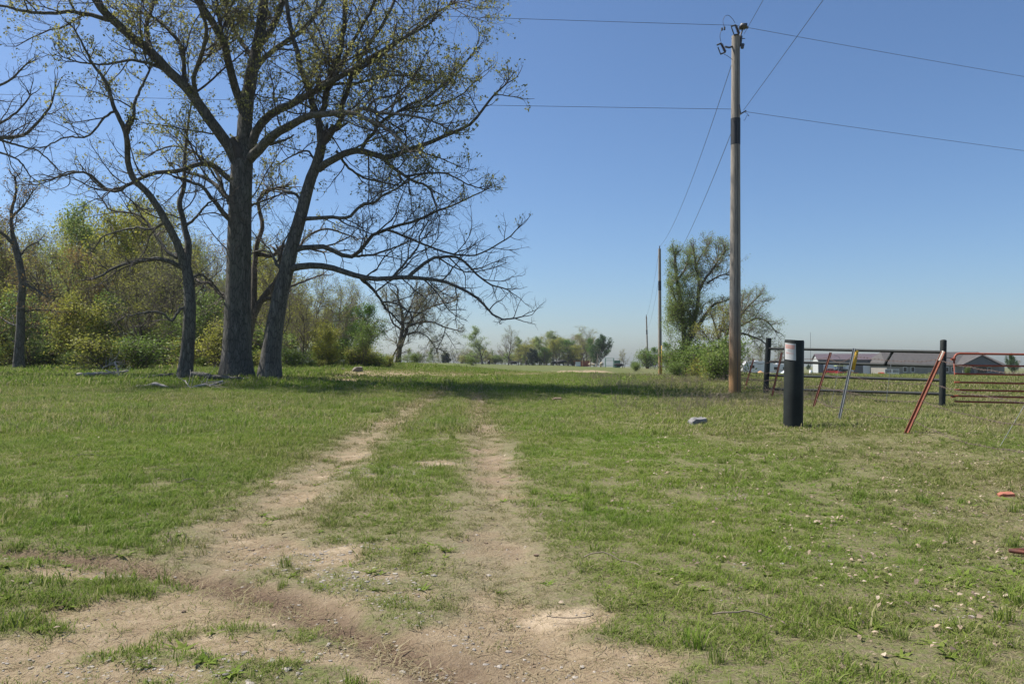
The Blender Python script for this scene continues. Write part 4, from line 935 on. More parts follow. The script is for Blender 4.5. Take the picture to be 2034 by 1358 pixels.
def pole(px, d, top, r0, label, lean=0.0, band=None, group='utility poles along the fence line'):
    x = X(px, d); z = float(H(x, d)); ht = P(px, top, d)[2] - z
    root = thing('utility_pole', label, 'pole', (x, d, z), group)
    zz = np.linspace(-.3, ht, 14); pts = np.column_stack([x + lean * zz / ht, np.full(14, d), z + zz])
    part('shaft', Geo().tube(pts, np.linspace(r0, r0 * .68, 14), 20), M['pole'], root)
    if band:
        b0, b1 = [P(px, b, d)[2] - z for b in band]; rb = r0 * (1 - .32 * (b0 + b1) / 2 / ht) + .008
        q = np.column_stack([x + lean * np.array([b0, b1]) / ht, [d, d], [z + b0, z + b1]])
        part('wildlife_wrap', Geo().tube(q, rb, 20), M['black'], root)
    return root, np.array([x + lean, d, z + ht]), ht

PD = 27.4
root, tip, ht = pole(1459, PD, 72, .215, 'tall weathered utility pole with fuse cutouts and black wrap near the pipe fence', lean=.12, band=(288, 236))
def pp(px, py, dy=0.0): return P(px, py, PD + dy)
def insul(pa, pb, rr_=.055, n=7):
    g = Geo(); pa, pb = np.array(pa), np.array(pb); K = 40; t = np.linspace(0, 1, K); q = pa + (pb - pa) * t[:, None]
    g.tube(q, .028 + (rr_ - .028) * (np.sin(t * n * 2 * math.pi) > 0), 12); return g
for (a, b, arm1, arm2, fus) in [((1462, 52), (1468, 68), (1462, 50), (1452, 53), ((1453, 55), (1458, 69))), ((1433, 88), (1441, 104), (1433, 86), (1424, 90), ((1426, 94), (1431, 107)))]:
    c = part('fuse_cutout', insul(pp(*a, -.15), pp(*b, -.15)), M['porc'], root)
    part('bracket', Geo().tube([pp(*arm1, -.15), pp(*arm2, -.15)], .03, 8).tube([pp(*b, -.15), pp(fus[1][0], fus[1][1] + 1, -.15)], .03, 8), M['iron'], c, tuple(root.location))
    part('fuse_tube', Geo().tube([pp(*fus[0], -.15), pp(*fus[1], -.15)], .022, 8), M['iron'], c, tuple(root.location))
part('cutout_arm', Geo().tube([pp(1440, 93, -.15), pp(1448, 95, -.1), pp(1460, 91)], .035, 8), M['iron'], root)
part('pole_top_pin', Geo().tube([pp(1466, 86), pp(1474, 62), pp(1476, 55)], .03, 8).box(pp(1476, 53), (.22, .3, .12)).tube([pp(1468, 55), pp(1486, 55)], .05, 8).tube([pp(1470, 92), pp(1472, 72)], .055, 8), M['iron'], root)
part('bolt', Geo().tube([pp(1453, 77), pp(1480, 77)], .015, 6), M['iron'], root); part('bolt', Geo().tube([pp(1466, 98, -.2), pp(1466, 98, .2)], .02, 6).tube([pp(1474, 96, -.12), pp(1476, 88, -.1)], .06, 8), M['iron'], root)
part('neutral_bracket', Geo().tube([pp(1468, 208, -.2), pp(1471, 228, -.2)], .03, 8).tube([pp(1472, 226), pp(1482, 220)], .025, 8), M['iron'], root)
part('jumper_wire', Geo().tube(smooth_line([tuple(pp(*q, -.15)) for q in [(1460, 46), (1455, 38), (1447, 31), (1440, 33), (1436, 42), (1438, 52), (1439, 57)]], 24), .009, 5)
     .tube(smooth_line([tuple(pp(*q, -.15)) for q in [(1434, 59), (1431, 66), (1430, 74), (1432, 83)]], 12), .009, 5).tube(smooth_line([tuple(pp(*q, -.1)) for q in [(1438, 108), (1446, 112), (1455, 119)]], 8), .009, 5)
     .tube([pp(1434, 56, -.15), pp(1434, 61, -.15)], .035, 6).tube([pp(1439, 54, -.15), pp(1439, 60, -.15)], .035, 6), M['wire'], root)
part('ground_wire', Geo().tube([(X(1459, PD) + .03 + .12 * t_, PD - .215 * (1 - .32 * t_) - .004, float(H(X(1459, PD), PD)) + ht * t_) for t_ in np.linspace(0, .93, 12)], .008, 5), M['wire'], root)
part('tie_tail', Geo().tube(smooth_line([tuple(pp(*q, -.1)) for q in [(1477, 222), (1484, 226), (1488, 231), (1484, 229), (1480, 238), (1477, 239)]], 18), .007, 5), M['wire'], root)

D2, D3 = 78.0, 180.0
r2, tip2, _ = pole(1311, D2, 494, .20, 'second utility pole with black wrap and yellow marker strip', band=(577, 558))
part('top_pin', Geo().tube([tip2 + [0, 0, -.3], tip2 + [0, 0, .3]], .05, 8), M['iron'], r2)
part('marker_strip', Geo().box((X(1313.5, D2), D2 - .21, float(H(X(1311, D2), D2)) + 1.5), (.09, .05, 3.0)), M['yellow'], r2)
r3, tip3, _ = pole(1287, D3, 628, .22, 'third utility pole slightly tilted among the hedge', lean=-.35, band=(664, 655))
part('top_pin', Geo().tube([tip3 + [0, 0, -.3], tip3 + [0, 0, .4]], .06, 8), M['iron'], r3)
r4, tip4, _ = pole(1285, 270, 664, .24, 'far pole just showing beside the third pole'); r5, tip5, _ = pole(1283, 360, 688, .24, 'farthest pole low beside the third pole')

def wire(label, a, b, sag, r=.008, n=40):
    a, b = np.array(a, float), np.array(b, float); t = np.linspace(0, 1, n)[:, None]
    q = a + (b - a) * t; q[:, 2] -= (4 * sag * t * (1 - t))[:, 0]
    whole('overhead_wire', Geo().tube(q, r, 5), M['wire'], label, 'wire', tuple(a), 'overhead wires')
zt = pp(1476, 53)[2]
wire('overhead wire crossing the oak tops to the pole head', pp(1468, 51), (-62, 23.6, 15.2), .35)
wire('overhead wire running off the pole head past the gate', pp(1484, 55), (70, 48.5, 14.2), .4)
wire('lower overhead wire crossing in front of the oaks', pp(1460, 217), (-62, 23.6, 11.3), .3)
wire('lower overhead wire running off over the gate', pp(1480, 222), (70, 48.5, 10.6), .35)
wire('overhead wire from the pole head going back over the viewer', pp(1478, 68), (4.6, -22, 13.0), .25)
wire('lower overhead wire going back over the viewer', pp(1477, 219), (4.0, -22, 9.9), .3)
wire('long wire from the near pole to the head of the second pole', pp(1456, 120), tip2 + [0, 0, .2], 1.0, .011)
wire('long lower wire from the black wrap to the second pole', pp(1460, 245), P(1315, 548, D2), .9, .011)
wire('far wire joining the second and third pole heads', tip2 + [0, 0, .2], tip3, 1.2, .011)
wire('far lower wire joining the second and third poles', P(1309, 552, D2), P(1286, 650, D3), 1.2, .011)

# ------------------------------------------------------------------ black pipe bollard with the warning sign
M['pipe'] = surf('black_painted_pipe', (.008, .010, .010), (.024, .029, .026), 2.5, .62, .004); M['pipe'].node_tree.nodes['Principled BSDF'].inputs['Specular IOR Level'].default_value = .25
M['sign'] = surf('white_sign_sheet', (.44, .44, .44), (.52, .52, .52), 8, .5, 0)
M['red'] = surf('faded_red_print', (.52, .25, .21), (.60, .31, .26), 8, .6, 0); M['ink'] = surf('faded_grey_print', (.26, .26, .27), (.34, .34, .35), 8, .6, 0)
b = ground(1585, 850); b[1] += .17; bz = float(H(b[0], b[1])); BX, BY = b[0], b[1]
root = thing('pipe_post', 'thick black pipe post carrying a small white warning sign', 'post', (BX, BY, bz))
HT = P(1587, 676, BY)[2] - bz
g = Geo(); RO = .173
g.tube([(BX - .03, BY, bz - .2), (BX - .02, BY, bz + .3), (BX + .01, BY, bz + HT - .02), (BX + .012, BY, bz + HT)], [RO, RO, RO, RO - .006], 40, cap=False)
g.tube([(BX + .012, BY, bz + HT), (BX + .012, BY, bz + HT - .3)], [RO - .006, RO - .012], 40)
part('pipe', g, M['pipe'], root)
def curved(u0, u1, z0, z1, off, tilt=0.0):
    """sheet bent round the pipe; u = angle"""
    n = 9; th = np.linspace(u0, u1, n); V = []
    for zc in (z0, z1):
        for k, a in enumerate(th): V.append((BX + (RO + off) * math.sin(a), BY - (RO + off) * math.cos(a), bz + zc - tilt * (a - u0) * RO))
    Q = [[i, i + 1, n + i + 1, n + i] for i in range(n - 1)]; return Geo().add(V, Q)
u0, u1 = R(-80), R(-9); s0, s1 = HT - .345, HT - .04
def plate(u0, u1, z0, z1, off, thick):
    f_ = curved(u0, u1, z0, z1, off, .13); k_ = curved(u0, u1, z0, z1, off - thick, .13); n = 9
    g = Geo(); g.add(f_.v[0], f_.q[0]); g.add(k_.v[0], k_.q[0][:, ::-1])
    A = np.concatenate([f_.v[0], k_.v[0]]); o = 2 * n; loop = list(range(n)) + list(range(2 * n - 1, n - 1, -1))
    g.add(A, [[loop[i], o + loop[i], o + loop[(i + 1) % len(loop)], loop[(i + 1) % len(loop)]] for i in range(len(loop))]); return g
sg = part('sign', plate(u0, u1, s0, s1, .007, .004), M['sign'], root)
rb = part('sign_header', curved(u0 + .12, u1 - .12, s1 - .10, s1 - .035, .009, .13), M['red'], sg, tuple(root.location))
def text(body, zc, size, mat, off, parent, ua):
    cu = bpy.data.curves.new('lettering', 'FONT'); cu.body = body; cu.size = size; cu.align_x = 'CENTER'; cu.align_y = 'CENTER'
    tmp = bpy.data.objects.new('lettering', cu); link(tmp); dg = bpy.context.evaluated_depsgraph_get(); me = bpy.data.meshes.new_from_object(tmp.evaluated_get(dg))
    bpy.data.objects.remove(tmp); me.materials.clear(); me.materials.append(mat)
    co = np.empty(len(me.vertices) * 3); me.vertices.foreach_get('co', co); co = co.reshape(-1, 3); a = ua + co[:, 0] / RO
    V = np.column_stack([(RO + off) * np.sin(a) , -(RO + off) * np.cos(a), zc + co[:, 1] - .13 * (a - u0) * RO]); me.vertices.foreach_set('co', V.ravel())
    o = bpy.data.objects.new('lettering', me); link(o, parent); return o
um = (u0 + u1) / 2
text('WARNING', s1 - .067, .036, M['sign'], .0112, sg, um); text('GAS', s1 - .135, .042, M['ink'], .009, sg, um); text('PIPELINE', s1 - .185, .038, M['red'], .009, sg, um)

# ------------------------------------------------------------------ pipe fence panel
def gpt(px, d): x = X(px, d); return np.array([x, d, float(H(x, d))])
dl, dr_ = 26.0, 20.2
fl, fr_ = gpt(1523, dl), gpt(1871.5, dr_)
zl = lambda py: P(1523, py, dl)[2]
zr = lambda py: P(1871, py, dr_)[2]
root = thing('pipe_fence', 'black welded pipe fence panel with four rails beside the red gate', 'fence', tuple(fl))
tl_, tr_ = P(1527, 671, dl), P(1874, 677, dr_)
part('post', Geo().tube([fl + [-.06, 0, -.2], tl_], .092, 16), M['pipe'], root)
g = Geo().tube([fr_ + [-.03, 0, -.2], tr_, tr_ + [0, 0, .025], tr_ + [0, 0, .04]], [.08, .08, .07, .02], 16); part('post', g, M['pipe'], root)
for (pl, pr) in ((692, 699), (718, 727), (745, 755), (772, 782)):
    part('rail', Geo().tube([(fl[0] + .03, dl, zl(pl)), (fr_[0] - .02, dr_, zr(pr))], .042, 12), M['pipe'], root)
tb = (1770 - 1527) / (1871 - 1527); db = 1 / ((1 - tb) / dl + tb / dr_)
part('brace', Geo().tube([P(1773, 699, db), P(1757, 724, db + .12)], .037, 10), M['pipe'], root)

# ------------------------------------------------------------------ red tube gate
m, nt, bs = mat_new('rusty_red_paint'); f = noise(nt, 9, 6, objc(nt), .7)
nt.links.new(ramp(nt, f, [(.35, (.23, .045, .022)), (.55, (.30, .065, .03)), (.68, (.15, .05, .03)), (.8, (.12, .05, .03))]), bs.inputs['Base Color']); bs.inputs['Roughness'].default_value = .55; bump(nt, bs, f, .3, .003); M['gate'] = m
dg0, dg1 = 20.6, 20.0; gx0 = X(1895, dg0); gx1 = gx0 + 3.7
def gp(px, py):
    t = (X(px, 20.4) - gx0) / 3.7; return P(px, py, dg0 + (dg1 - dg0) * t)
bot = P(1895, 797, dg0); root = thing('farm_gate', 'rusty red six bar tube gate hung beside the black pipe fence', 'gate', (gx0, dg0, float(H(gx0, dg0))))
zs0 = [P(1895, q, dg0)[2] for q in (702, 725, 742, 759, 774, 786, 797)]
def gz(z0, t): return z0 - .0 * t - .055 * t
def bar(z0, t0=0, t1=1): return [(gx0 + 3.7 * t, dg0 + (dg1 - dg0) * t, gz(z0, t)) for t in np.linspace(t0, t1, 6)]
z0 = zs0[-1]; zt_ = zs0[0]
fr = [(gx0, dg0, z0 - .01), (gx0, dg0, (z0 + zt_) / 2), (gx0, dg0, zt_ - .16), (gx0 + .025, dg0, zt_ - .07), (gx0 + .075, dg0, zt_ - .018), (gx0 + .16, dg0, zt_)] + bar(zt_, .08, 1)
part('frame', Geo().tube(fr, .03, 10), M['gate'], root)
for z_ in zs0[1:]: part('bar', Geo().tube(bar(z_), .026, 10), M['gate'], root)
for t in (.525, 1.0): part('upright', Geo().tube([(gx0 + 3.7 * t, dg0 + (dg1 - dg0) * t - .03, gz(z0, t)), (gx0 + 3.7 * t, dg0 + (dg1 - dg0) * t - .03, gz(zt_, t))], .022, 10), M['gate'], root)
for py in (713, 787):
    c = P(1893, py, dg0); part('hinge', Geo().tube([c + [-.05, 0, 0], c + [.06, 0, 0]], .035, 8), M['gate'], root)
    q = P(1875, py - 3, dr_ + .1); part('hinge_pin', Geo().tube(smooth_line([tuple(q), tuple(q + (c - q) * .6 + [0, 0, .02]), tuple(c)], 8), .012, 6), M['iron'], root)

# ------------------------------------------------------------------ barbed wire fence on leaning steel posts
m, nt, bs = mat_new('rusty_post_paint'); f = noise(nt, 16, 6, objc(nt), .7)
nt.links.new(ramp(nt, f, [(.35, (.06, .022, .016)), (.5, (.11, .035, .022)), (.62, (.16, .05, .026)), (.75, (.07, .032, .025))]), bs.inputs['Base Color']); bs.inputs['Roughness'].default_value = .7; M['rust'] = m
m2, nt, bs = mat_new('bright_rust_post'); f = noise(nt, 16, 6, objc(nt), .7)
nt.links.new(ramp(nt, f, [(.35, (.12, .036, .018)), (.55, (.19, .055, .025)), (.7, (.085, .036, .024))]), bs.inputs['Base Color']); bs.inputs['Roughness'].default_value = .65; M['rust2'] = m2
M['galv'] = surf('galvanised_steel', (.16, .17, .175), (.24, .25, .255), 14, .5, 0, .4); M['bone'] = surf('bare_post_tip', (.45, .40, .33), (.58, .52, .44), 14, .7, 0)
def tpost(bpx, bpy_, tpx, tpy, label, mat, studs=True, tip=None, w=.052, flag=False):
    b = ground(bpx, bpy_); d = b[1]; t = P(tpx, tpy, d); ax = t - b; L = np.linalg.norm(ax); ax /= L
    e1 = unit(np.cross(ax, [0, 1., 0])); e2 = np.cross(ax, e1); Rm = np.column_stack([e1, e2, ax])
    root = thing('fence_post', label, 'post', tuple(b), 'leaning steel fence posts')
    g = Geo(); c = b + ax * (L / 2 - .1)
    g.box(c + e2 * w * .45, (w * .22, w * .95, L + .2), Rm); g.box(c, (w * 1.15, w * .22, L + .2), Rm)
    part('stem', g, mat, root, smooth=False)
    if studs:
        gs_ = Geo()
        for s_ in np.arange(.18, L - .03, .055): gs_.box(b + ax * s_ - e2 * w * .25, (w * .5, w * .42, .022), Rm)
        o = part('studs', gs_, mat, root, smooth=False); o['kind'] = 'stuff'
    if tip: part('cap', Geo().tube([b + ax * (L - .16), b + ax * (L + .01)], .03, 8), M['bone'], root)
    if flag:
        q = b + ax * (L - .02) + np.array([.045, -.03, 0]); part('marker_tag', Geo().box(q - ax * .22, (.075, .012, .40), Rm), M['yellow'], root)
    return b, ax, L
POSTS = []
pz = [(1383, 748, 1392, 713, 'thin brown leaning post at the edge of the hedge', 'rust', {}), (1478, 777, 1497, 713, 'thin rusty post leaning right of the near utility pole', 'rust', {}), (1533, 789, 1553, 700, 'rusty post leaning in front of the left black pipe post', 'rust', {}),
      (1615, 811, 1650, 700, 'dark rusty post leaning right of the thick pipe post', 'rust', {}), (1667, 833, 1697, 692, 'grey galvanised post with a yellow tag at its head', 'galv', dict(flag=True, studs=False)), (1800, 861, 1874, 699, 'bright red steep leaning post with a pale capped tip', 'rust2', dict(tip=True, w=.066)), (2062, 935, 2110, 720, 'rusty post past the edge of the gate', 'rust', {})]
for a in pz: POSTS.append(tpost(a[0], a[1], a[2], a[3], a[4], M[a[5]], **a[6]))
tpost(1408, 740, 1415, 716, 'short brown post stub among the hedge bushes', M['rust'], studs=False)
M['barb'] = surf('rusty_barbed_wire', (.08, .055, .045), (.16, .11, .09), 9, .8, 0)
for j, (fr_h, lab) in enumerate([(.90, 'top'), (.62, 'second'), (.40, 'third'), (.17, 'bottom')]):
    g = Geo(); first = None
    for i in range(len(POSTS) - 1):
        (b0, a0, L0), (b1, a1, L1) = POSTS[i], POSTS[i + 1]
        p0 = b0 + a0 * L0 * fr_h; p1 = b1 + a1 * L1 * fr_h
        if i == 0: first = p0
        sag = random.uniform(.02, .12); n = 16; t = np.linspace(0, 1, n)[:, None]; q = p0 + (p1 - p0) * t; q[:, 2] -= (4 * sag * t * (1 - t))[:, 0]; q += RNG.normal(0, .006, q.shape)
        g.tube(q, .0035, 4, cap=False)
        Lw = np.linalg.norm(p1 - p0)
        for s_ in np.arange(.06, Lw, .13):
            c, _ = at_t(q[None], np.array([s_ / Lw])); c = c[0]
            for sg_ in (1, -1): g.tube([c + [0, 0, -.016 * sg_], c + [.014 * sg_, .008, .016 * sg_]], .0032, 3, cap=False)
    whole('barbed_wire', g, M['barb'], lab + ' strand of rusty barbed wire strung along the leaning posts', 'wire', tuple(first))
for k, (a, b_, lab) in enumerate([((1760, 800), (1772, 705), 'thin twisted wire stay hanging on the fence below the pipe brace'), ((1650, 808), (1671, 705), 'thin curled wire stay beside the dark rusty post'), ((1975, 905), (2036, 803), 'slanting grey wire stay in front of the red gate')]):
    d = [17, 19, 10.4][k]; q = smooth_line([tuple(P(a[0], a[1], d)), tuple(P(a[0] * .6 + b_[0] * .4, a[1] * .6 + b_[1] * .4, d)), tuple(P(a[0] * .1 + b_[0] * .9, a[1] * .1 + b_[1] * .9, d)), tuple(P(b_[0] - (14 if k == 1 else 0), b_[1], d))], 16)
    whole('wire_stay', Geo().tube(q,   .005 if k < 2 else .004, 5), M['galv'], lab, 'wire', tuple(q[0]), 'wire stays')

# ------------------------------------------------------------------ buildings and vehicles across the field
def metal_siding(name, c1, c2, sc_=3.2):
    m, nt, bs = mat_new(name); w = N(nt, 'ShaderNodeTexWave', bands_direction='X'); w.inputs['Scale'].default_value = sc_; nt.links.new(objc(nt), w.inputs['Vector'])
    nt.links.new(ramp(nt, noise(nt, 1.5, 4, objc(nt)), [(.3, c1), (.7, c2)]), bs.inputs['Base Color']); bs.inputs['Roughness'].default_value = .5; bump(nt, bs, w.outputs['Fac'], .5, .03); return m
M['slate'] = metal_siding('slate_metal_siding', (.07, .08, .095), (.09, .10, .12)); M['lightwall'] = metal_siding('light_grey_siding', (.40, .41, .41), (.46, .47, .47))
M['mauve'] = metal_siding('mauve_metal_roof', (.085, .062, .066), (.11, .08, .085)); M['door'] = surf('white_roller_door', (.55, .58, .62), (.62, .65, .69), 1, .5, 0)
M['shingle'] = surf('taupe_roof_shingle', (.052, .048, .045), (.082, .075, .07), 1.2, .85, .01); M['taupe'] = surf('taupe_siding', (.20, .19, .165), (.25, .235, .205), 1, .8, 0)
M['glass'] = surf('dark_window_glass', (.015, .018, .02), (.03, .035, .04), 1, .1, 0); M['trim'] = surf('white_trim', (.62, .62, .60), (.70, .70, .68), 1, .6, 0)
M['whitep'] = surf('white_vehicle_paint', (.66, .66, .66), (.74, .74, .74), 1, .35, 0); M['redp'] = surf('red_vehicle_paint', (.45, .03, .02), (.52, .045, .03), 1, .35, 0)
M['dkgreen'] = surf('dark_machine_paint', (.012, .018, .012), (.02, .028, .018), 2, .5, 0); M['lime'] = surf('lime_canopy', (.42, .46, .12), (.48, .52, .16), 2, .6, 0); M['tyre'] = surf('black_rubber', (.012, .012, .012), (.02, .02, .02), 8, .8, 0)

def place_local(root, gx_, gy_, gz_, rz):
    root.location = (gx_, gy_, gz_); root.rotation_euler = (0, 0, rz)
O0 = (0, 0, 0)
# metal shed (local: x along the front, y into depth, front at y=0)
sd_ = 200.0; sx_ = X(1625, sd_); sz_ = float(H(sx_, sd_)) - .1
root = thing('metal_shed', 'grey metal shed with mauve roof and white roller doors', 'shed'); WL, DP, EH, RH = 15.6, 9.0, 3.9, 5.4
part('front_wall', Geo().box((WL / 2, .06, EH / 2), (WL, .12, EH)), M['slate'], root, O0, False)
part('rear_wall', Geo().box((WL / 2, DP - .06, EH / 2), (WL, .12, EH)), M['slate'], root, O0, False)
for xx in (.0, WL): part('gable_wall', Geo().prism([(.13, 0), (DP - .13, 0), (DP - .13, EH), (DP / 2, RH - .05), (.13, EH)], xx, xx + (.12 if xx == 0 else -.12), 'x'), M['lightwall'], root, O0, False)
rf = Geo()
for s_ in (0, 1):
    a = (-.35 if s_ == 0 else DP + .35); e = EH - .05
    rf.add([(-.3, a, e), (WL + .3, a, e), (WL + .3, DP / 2, RH), (-.3, DP / 2, RH), (-.3, a, e + .14), (WL + .3, a, e + .14), (WL + .3, DP / 2, RH + .14), (-.3, DP / 2, RH + .14)],
           [[0, 1, 2, 3], [4, 7, 6, 5], [0, 4, 5, 1], [1, 5, 6, 2], [3, 2, 6, 7], [0, 3, 7, 4]])
part('roof', rf, M['mauve'], root, O0, False)
for a, b_, h in ((1.3, 4.9, 3.4), (6.2, 8.7, 2.6), (11.0, 14.1, 2.6)):
    dr0 = part('roller_door', Geo().box(((a + b_) / 2, -.03, h / 2), (b_ - a, .06, h)), M['door'], root, O0, False)
    gsl = Geo()
    for zz in np.arange(.5, h, .5): gsl.box(((a + b_) / 2, -.075, zz), (b_ - a - .1, .03, .05))
    part('door_ribs', gsl, M['door'], dr0, O0, False)
place_local(root, sx_, sd_, sz_, R(-13))

# long house
hd = 188.0; hx = X(1761, hd); hz = float(H(hx + 12, hd)) - .15
root = thing('ranch_house', 'long low house with taupe shingle roof and shaded front gable porch', 'house'); WL, DP, EH, RH = 29.0, 13.0, 2.6, 5.9
part('front_wall', Geo().box((WL / 2, .1, EH / 2), (WL, .2, EH)), M['taupe'], root, O0, False); part('rear_wall', Geo().box((WL / 2, DP - .1, EH / 2), (WL, .2, EH)), M['taupe'], root, O0, False)
for xx in (.1, WL - .1): part('side_wall', Geo().box((xx, DP / 2, EH / 2), (.2, DP - .42, EH)), M['taupe'], root, O0, False)
e = EH - .02; o_ = .5; A = [(-o_, -o_, e), (WL + o_, -o_, e), (WL + o_, DP + o_, e), (-o_, DP + o_, e), (1.6, DP / 2, RH), (WL - 2.6, DP / 2, RH)]
rf = part('roof', Geo().add(A, [[0, 1, 5, 4], [2, 3, 4, 5], [0, 3, 2, 1]], [[1, 2, 5], [3, 0, 4]]), M['shingle'], root, O0, False)
gc, gw = 21.7, 5.2
gp_ = Geo()
for s_ in (-1, 1): gp_.add([(gc, -3.1, 4.95), (gc + s_ * gw, -3.1, 2.35), (gc + s_ * gw, 3.5, 2.35), (gc, 6.3, 4.95), (gc, -3.1, 5.1), (gc + s_ * gw, -3.1, 2.5), (gc + s_ * gw, 3.5, 2.5), (gc, 6.3, 5.1)], [[0, 1, 2, 3], [4, 7, 6, 5], [0, 4, 5, 1], [1, 5, 6, 2], [2, 6, 7, 3]])
part('porch_roof', gp_, M['shingle'], root, O0, False)
part('porch_gable', Geo().prism([(gc - gw + .5, 2.45), (gc + gw - .5, 2.45), (gc, 4.75)], -2.7, -2.5), M['slate'], root, O0, False)
for xx in (gc - 4.4, gc - 1.5, gc + 1.5, gc + 4.4): part('porch_post', Geo().box((xx, -2.6, 1.2), (.2, .2, 2.4)), M['taupe'], root, O0, False)
part('porch_floor', Geo().box((gc, -1.55, .08), (9.6, 2.9, .16)), M['lightwall'], root, O0, False)
for xx in (4.5, 6.4, 14.8, 16.4, 25.2):
    w = part('window', Geo().box((xx, -.02, 1.5), (1.0, .05, 1.3)), M['trim'], root, O0, False); part('pane', Geo().box((xx, -.06, 1.5), (.76, .03, 1.06)), M['glass'], w, O0, False)
dd = part('door', Geo().box((gc - .6, -.03, 1.15), (1.1, .06, 2.1)), M['slate'], root, O0, False); part('front_opening', Geo().box((gc + 1.8, -.03, 1.4), (2.2, .06, 1.4)), M['glass'], root, O0, False)
place_local(root, hx, hd, hz, R(-1))

# lattice panel screen beside the house
root = thing('lattice_screen', 'white slatted screen of two panels standing left of the house', 'screen')
for i in range(2):
    p_ = part('panel', Geo().box((i * 1.75 + .85, .05, .75), (1.68, .06, 1.5)), M['trim'], root, O0, False); gs_ = Geo()
    for k in range(5): gs_.box((i * 1.75 + .3 + k * .28, -.01, 1.0), (.13, .05, .7))
    part('slots', gs_, M['glass'], p_, O0, False)
place_local(root, X(1757, 180), 180, float(H(X(1765, 180), 180)), 0)

# campers
def camper(label, px, d, L, Ht, rz, nose):
    root = thing('camper_trailer', label, 'trailer', group='parked campers')
    prof_ = [(0, .55), (L, .55), (L, Ht - .25), (L - .25, Ht), (nose * .6, Ht), (0, Ht * .62)] if nose else [(0, .5), (L, .5), (L, Ht - .1), (L - .1, Ht), (.15, Ht), (0, Ht - .15)]
    b_ = part('body', Geo().prism(prof_, 0, 2.4), M['whitep'], root, O0, False)
    for k, (xx, zz, w, h) in enumerate([(L * .3, 1.65, .9, .6), (L * .8, 1.65, .8, .55)]): part('window', Geo().box((xx, -.02, zz), (w, .04, h)), M['glass'], root, O0, False)
    part('door', Geo().box((L * .55, -.02, 1.5), (.65, .04, 1.7)), M['trim'], root, O0, False)
    for xx in (L * .45, L * .6):
        w_ = part('wheel', Geo().tube([(xx, .05, .34), (xx, .3, .34)], .34, 14), M['tyre'], root, O0)
    part('roof_vent', Geo().box((L * .5, 1.2, Ht + .1), (.6, .5, .2)), M['whitep'], root, O0, False)
    place_local(root, X(px, d), d, float(H(X(px, d), d)), rz); return root
camper('long white camper trailer parked beside the orange heap', 1476, 150, 5.9, 2.75, 0, 1.6)
camper('second white camper with dark window behind the left pipe post', 1531, 156, 3.6, 2.5, 0, 0)
g = Geo(); th = np.linspace(0, 2 * math.pi, 18)[:-1]; V = []; nr = 6
for i in range(nr):
    f_ = i / (nr - 1)
    for a in th: V.append((1.35 * (1 - f_) * math.cos(a) * (1 + .12 * math.sin(3 * a + i)), 1.1 * (1 - f_) * math.sin(a), .95 * f_ ** .8 + .06 * math.sin(5 * a + i * 2) * (1 - f_)))
Qh = [[i * 17 + j, i * 17 + (j + 1) % 17, (i + 1) * 17 + (j + 1) % 17, (i + 1) * 17 + j] for i in range(nr - 1) for j in range(17)]
M['tarp'] = surf('orange_clay', (.42, .22, .10), (.55, .31, .15), 3, .9, .05)
hx_ = X(1510, 143); hp = whole('dirt_heap', Geo().add(V, Qh), M['tarp'], 'orange clay heap in front of the long white camper', 'heap', O0); hp.location = (hx_, 143, float(H(hx_, 143)) - .02)
# slanted panel
root = thing('solar_panel', 'blue grey slanted panel on a frame beside the second camper', 'panel'); Rm = np.array(Matrix.Rotation(R(35), 3, 'Y').inverted())
part('panel', Geo().box((1.0, .4, .95), (2.3, 1.4, .07), Rm), M['door'], root, O0, False); part('leg', Geo().box((1.7, .2, .6), (.08, .08, 1.2)), M['galv'], root, O0, False); part('leg', Geo().box((.35, .2, .2), (.08, .08, .5)), M['galv'], root, O0, False)
place_local(root, X(1548, 150), 150, float(H(X(1550, 150), 150)), 0)
# white tank box by the shed
tz = float(H(X(1610, 190), 190)); root = thing('white_tank', 'small white tank standing at the left end of the shed', 'tank', (X(1610, 190), 190, tz))
part('body', Geo().tube([(X(1610, 190), 190, tz), (X(1610, 190), 190, tz + 1.0), (X(1610, 190), 190, tz + 1.15)], [.38, .38, .25], 14), M['whitep'], root); part('cap', Geo().tube([(X(1610, 190), 190, tz + 1.15), (X(1610, 190), 190, tz + 1.3)], .12, 10), M['slate'], root)

# red car (local: x along the body)
def wheelset(root, spots, r, y0, y1):
    for xx, zz in spots:
        for (a, b_) in ((y0 - .01, y0 + .2), (y1 - .2, y1 + .01)):
            w = part('wheel', Geo().tube([(xx, a, zz), (xx, b_, zz)], r, 16), M['tyre'], root, O0); part('hub', Geo().tube([(xx, a - .012, zz), (xx, b_ + .012, zz)], r * .5, 10), M['galv'], w, O0)
root = thing('parked_car', 'small red hatchback car parked before the shed', 'car')
part('body', Geo().prism([(0, .35), (3.9, .35), (3.95, .75), (3.7, .95), (2.85, 1.0), (.25, 1.0), (0, .8)], 0, 1.65), M['redp'], root, O0, False)
part('cabin', Geo().prism([(.25, .99), (2.9, .99), (2.15, 1.45), (.65, 1.47)], .12, 1.53), M['glass'], root, O0, False); part('roof', Geo().prism([(.6, 1.44), (2.2, 1.44), (2.1, 1.5), (.7, 1.52)], .15, 1.5), M['redp'], root, O0, False)
for xx in (.6, 1.35, 2.25): part('pillar', Geo().box((xx, .115, 1.22), (.09, .03, .48)), M['redp'], root, O0, False)
for yy in (.25, 1.4): part('headlight', Geo().box((3.94, yy, .72), (.05, .3, .14)), M['trim'], root, O0, False)
for yy in (.2, 1.45): part('tail_light', Geo().box((-.01, yy, .8), (.05, .2, .2)), M['redp'], root, O0, False)
wheelset(root, [(.75, .32), (3.15, .32)], .32, 0, 1.65)
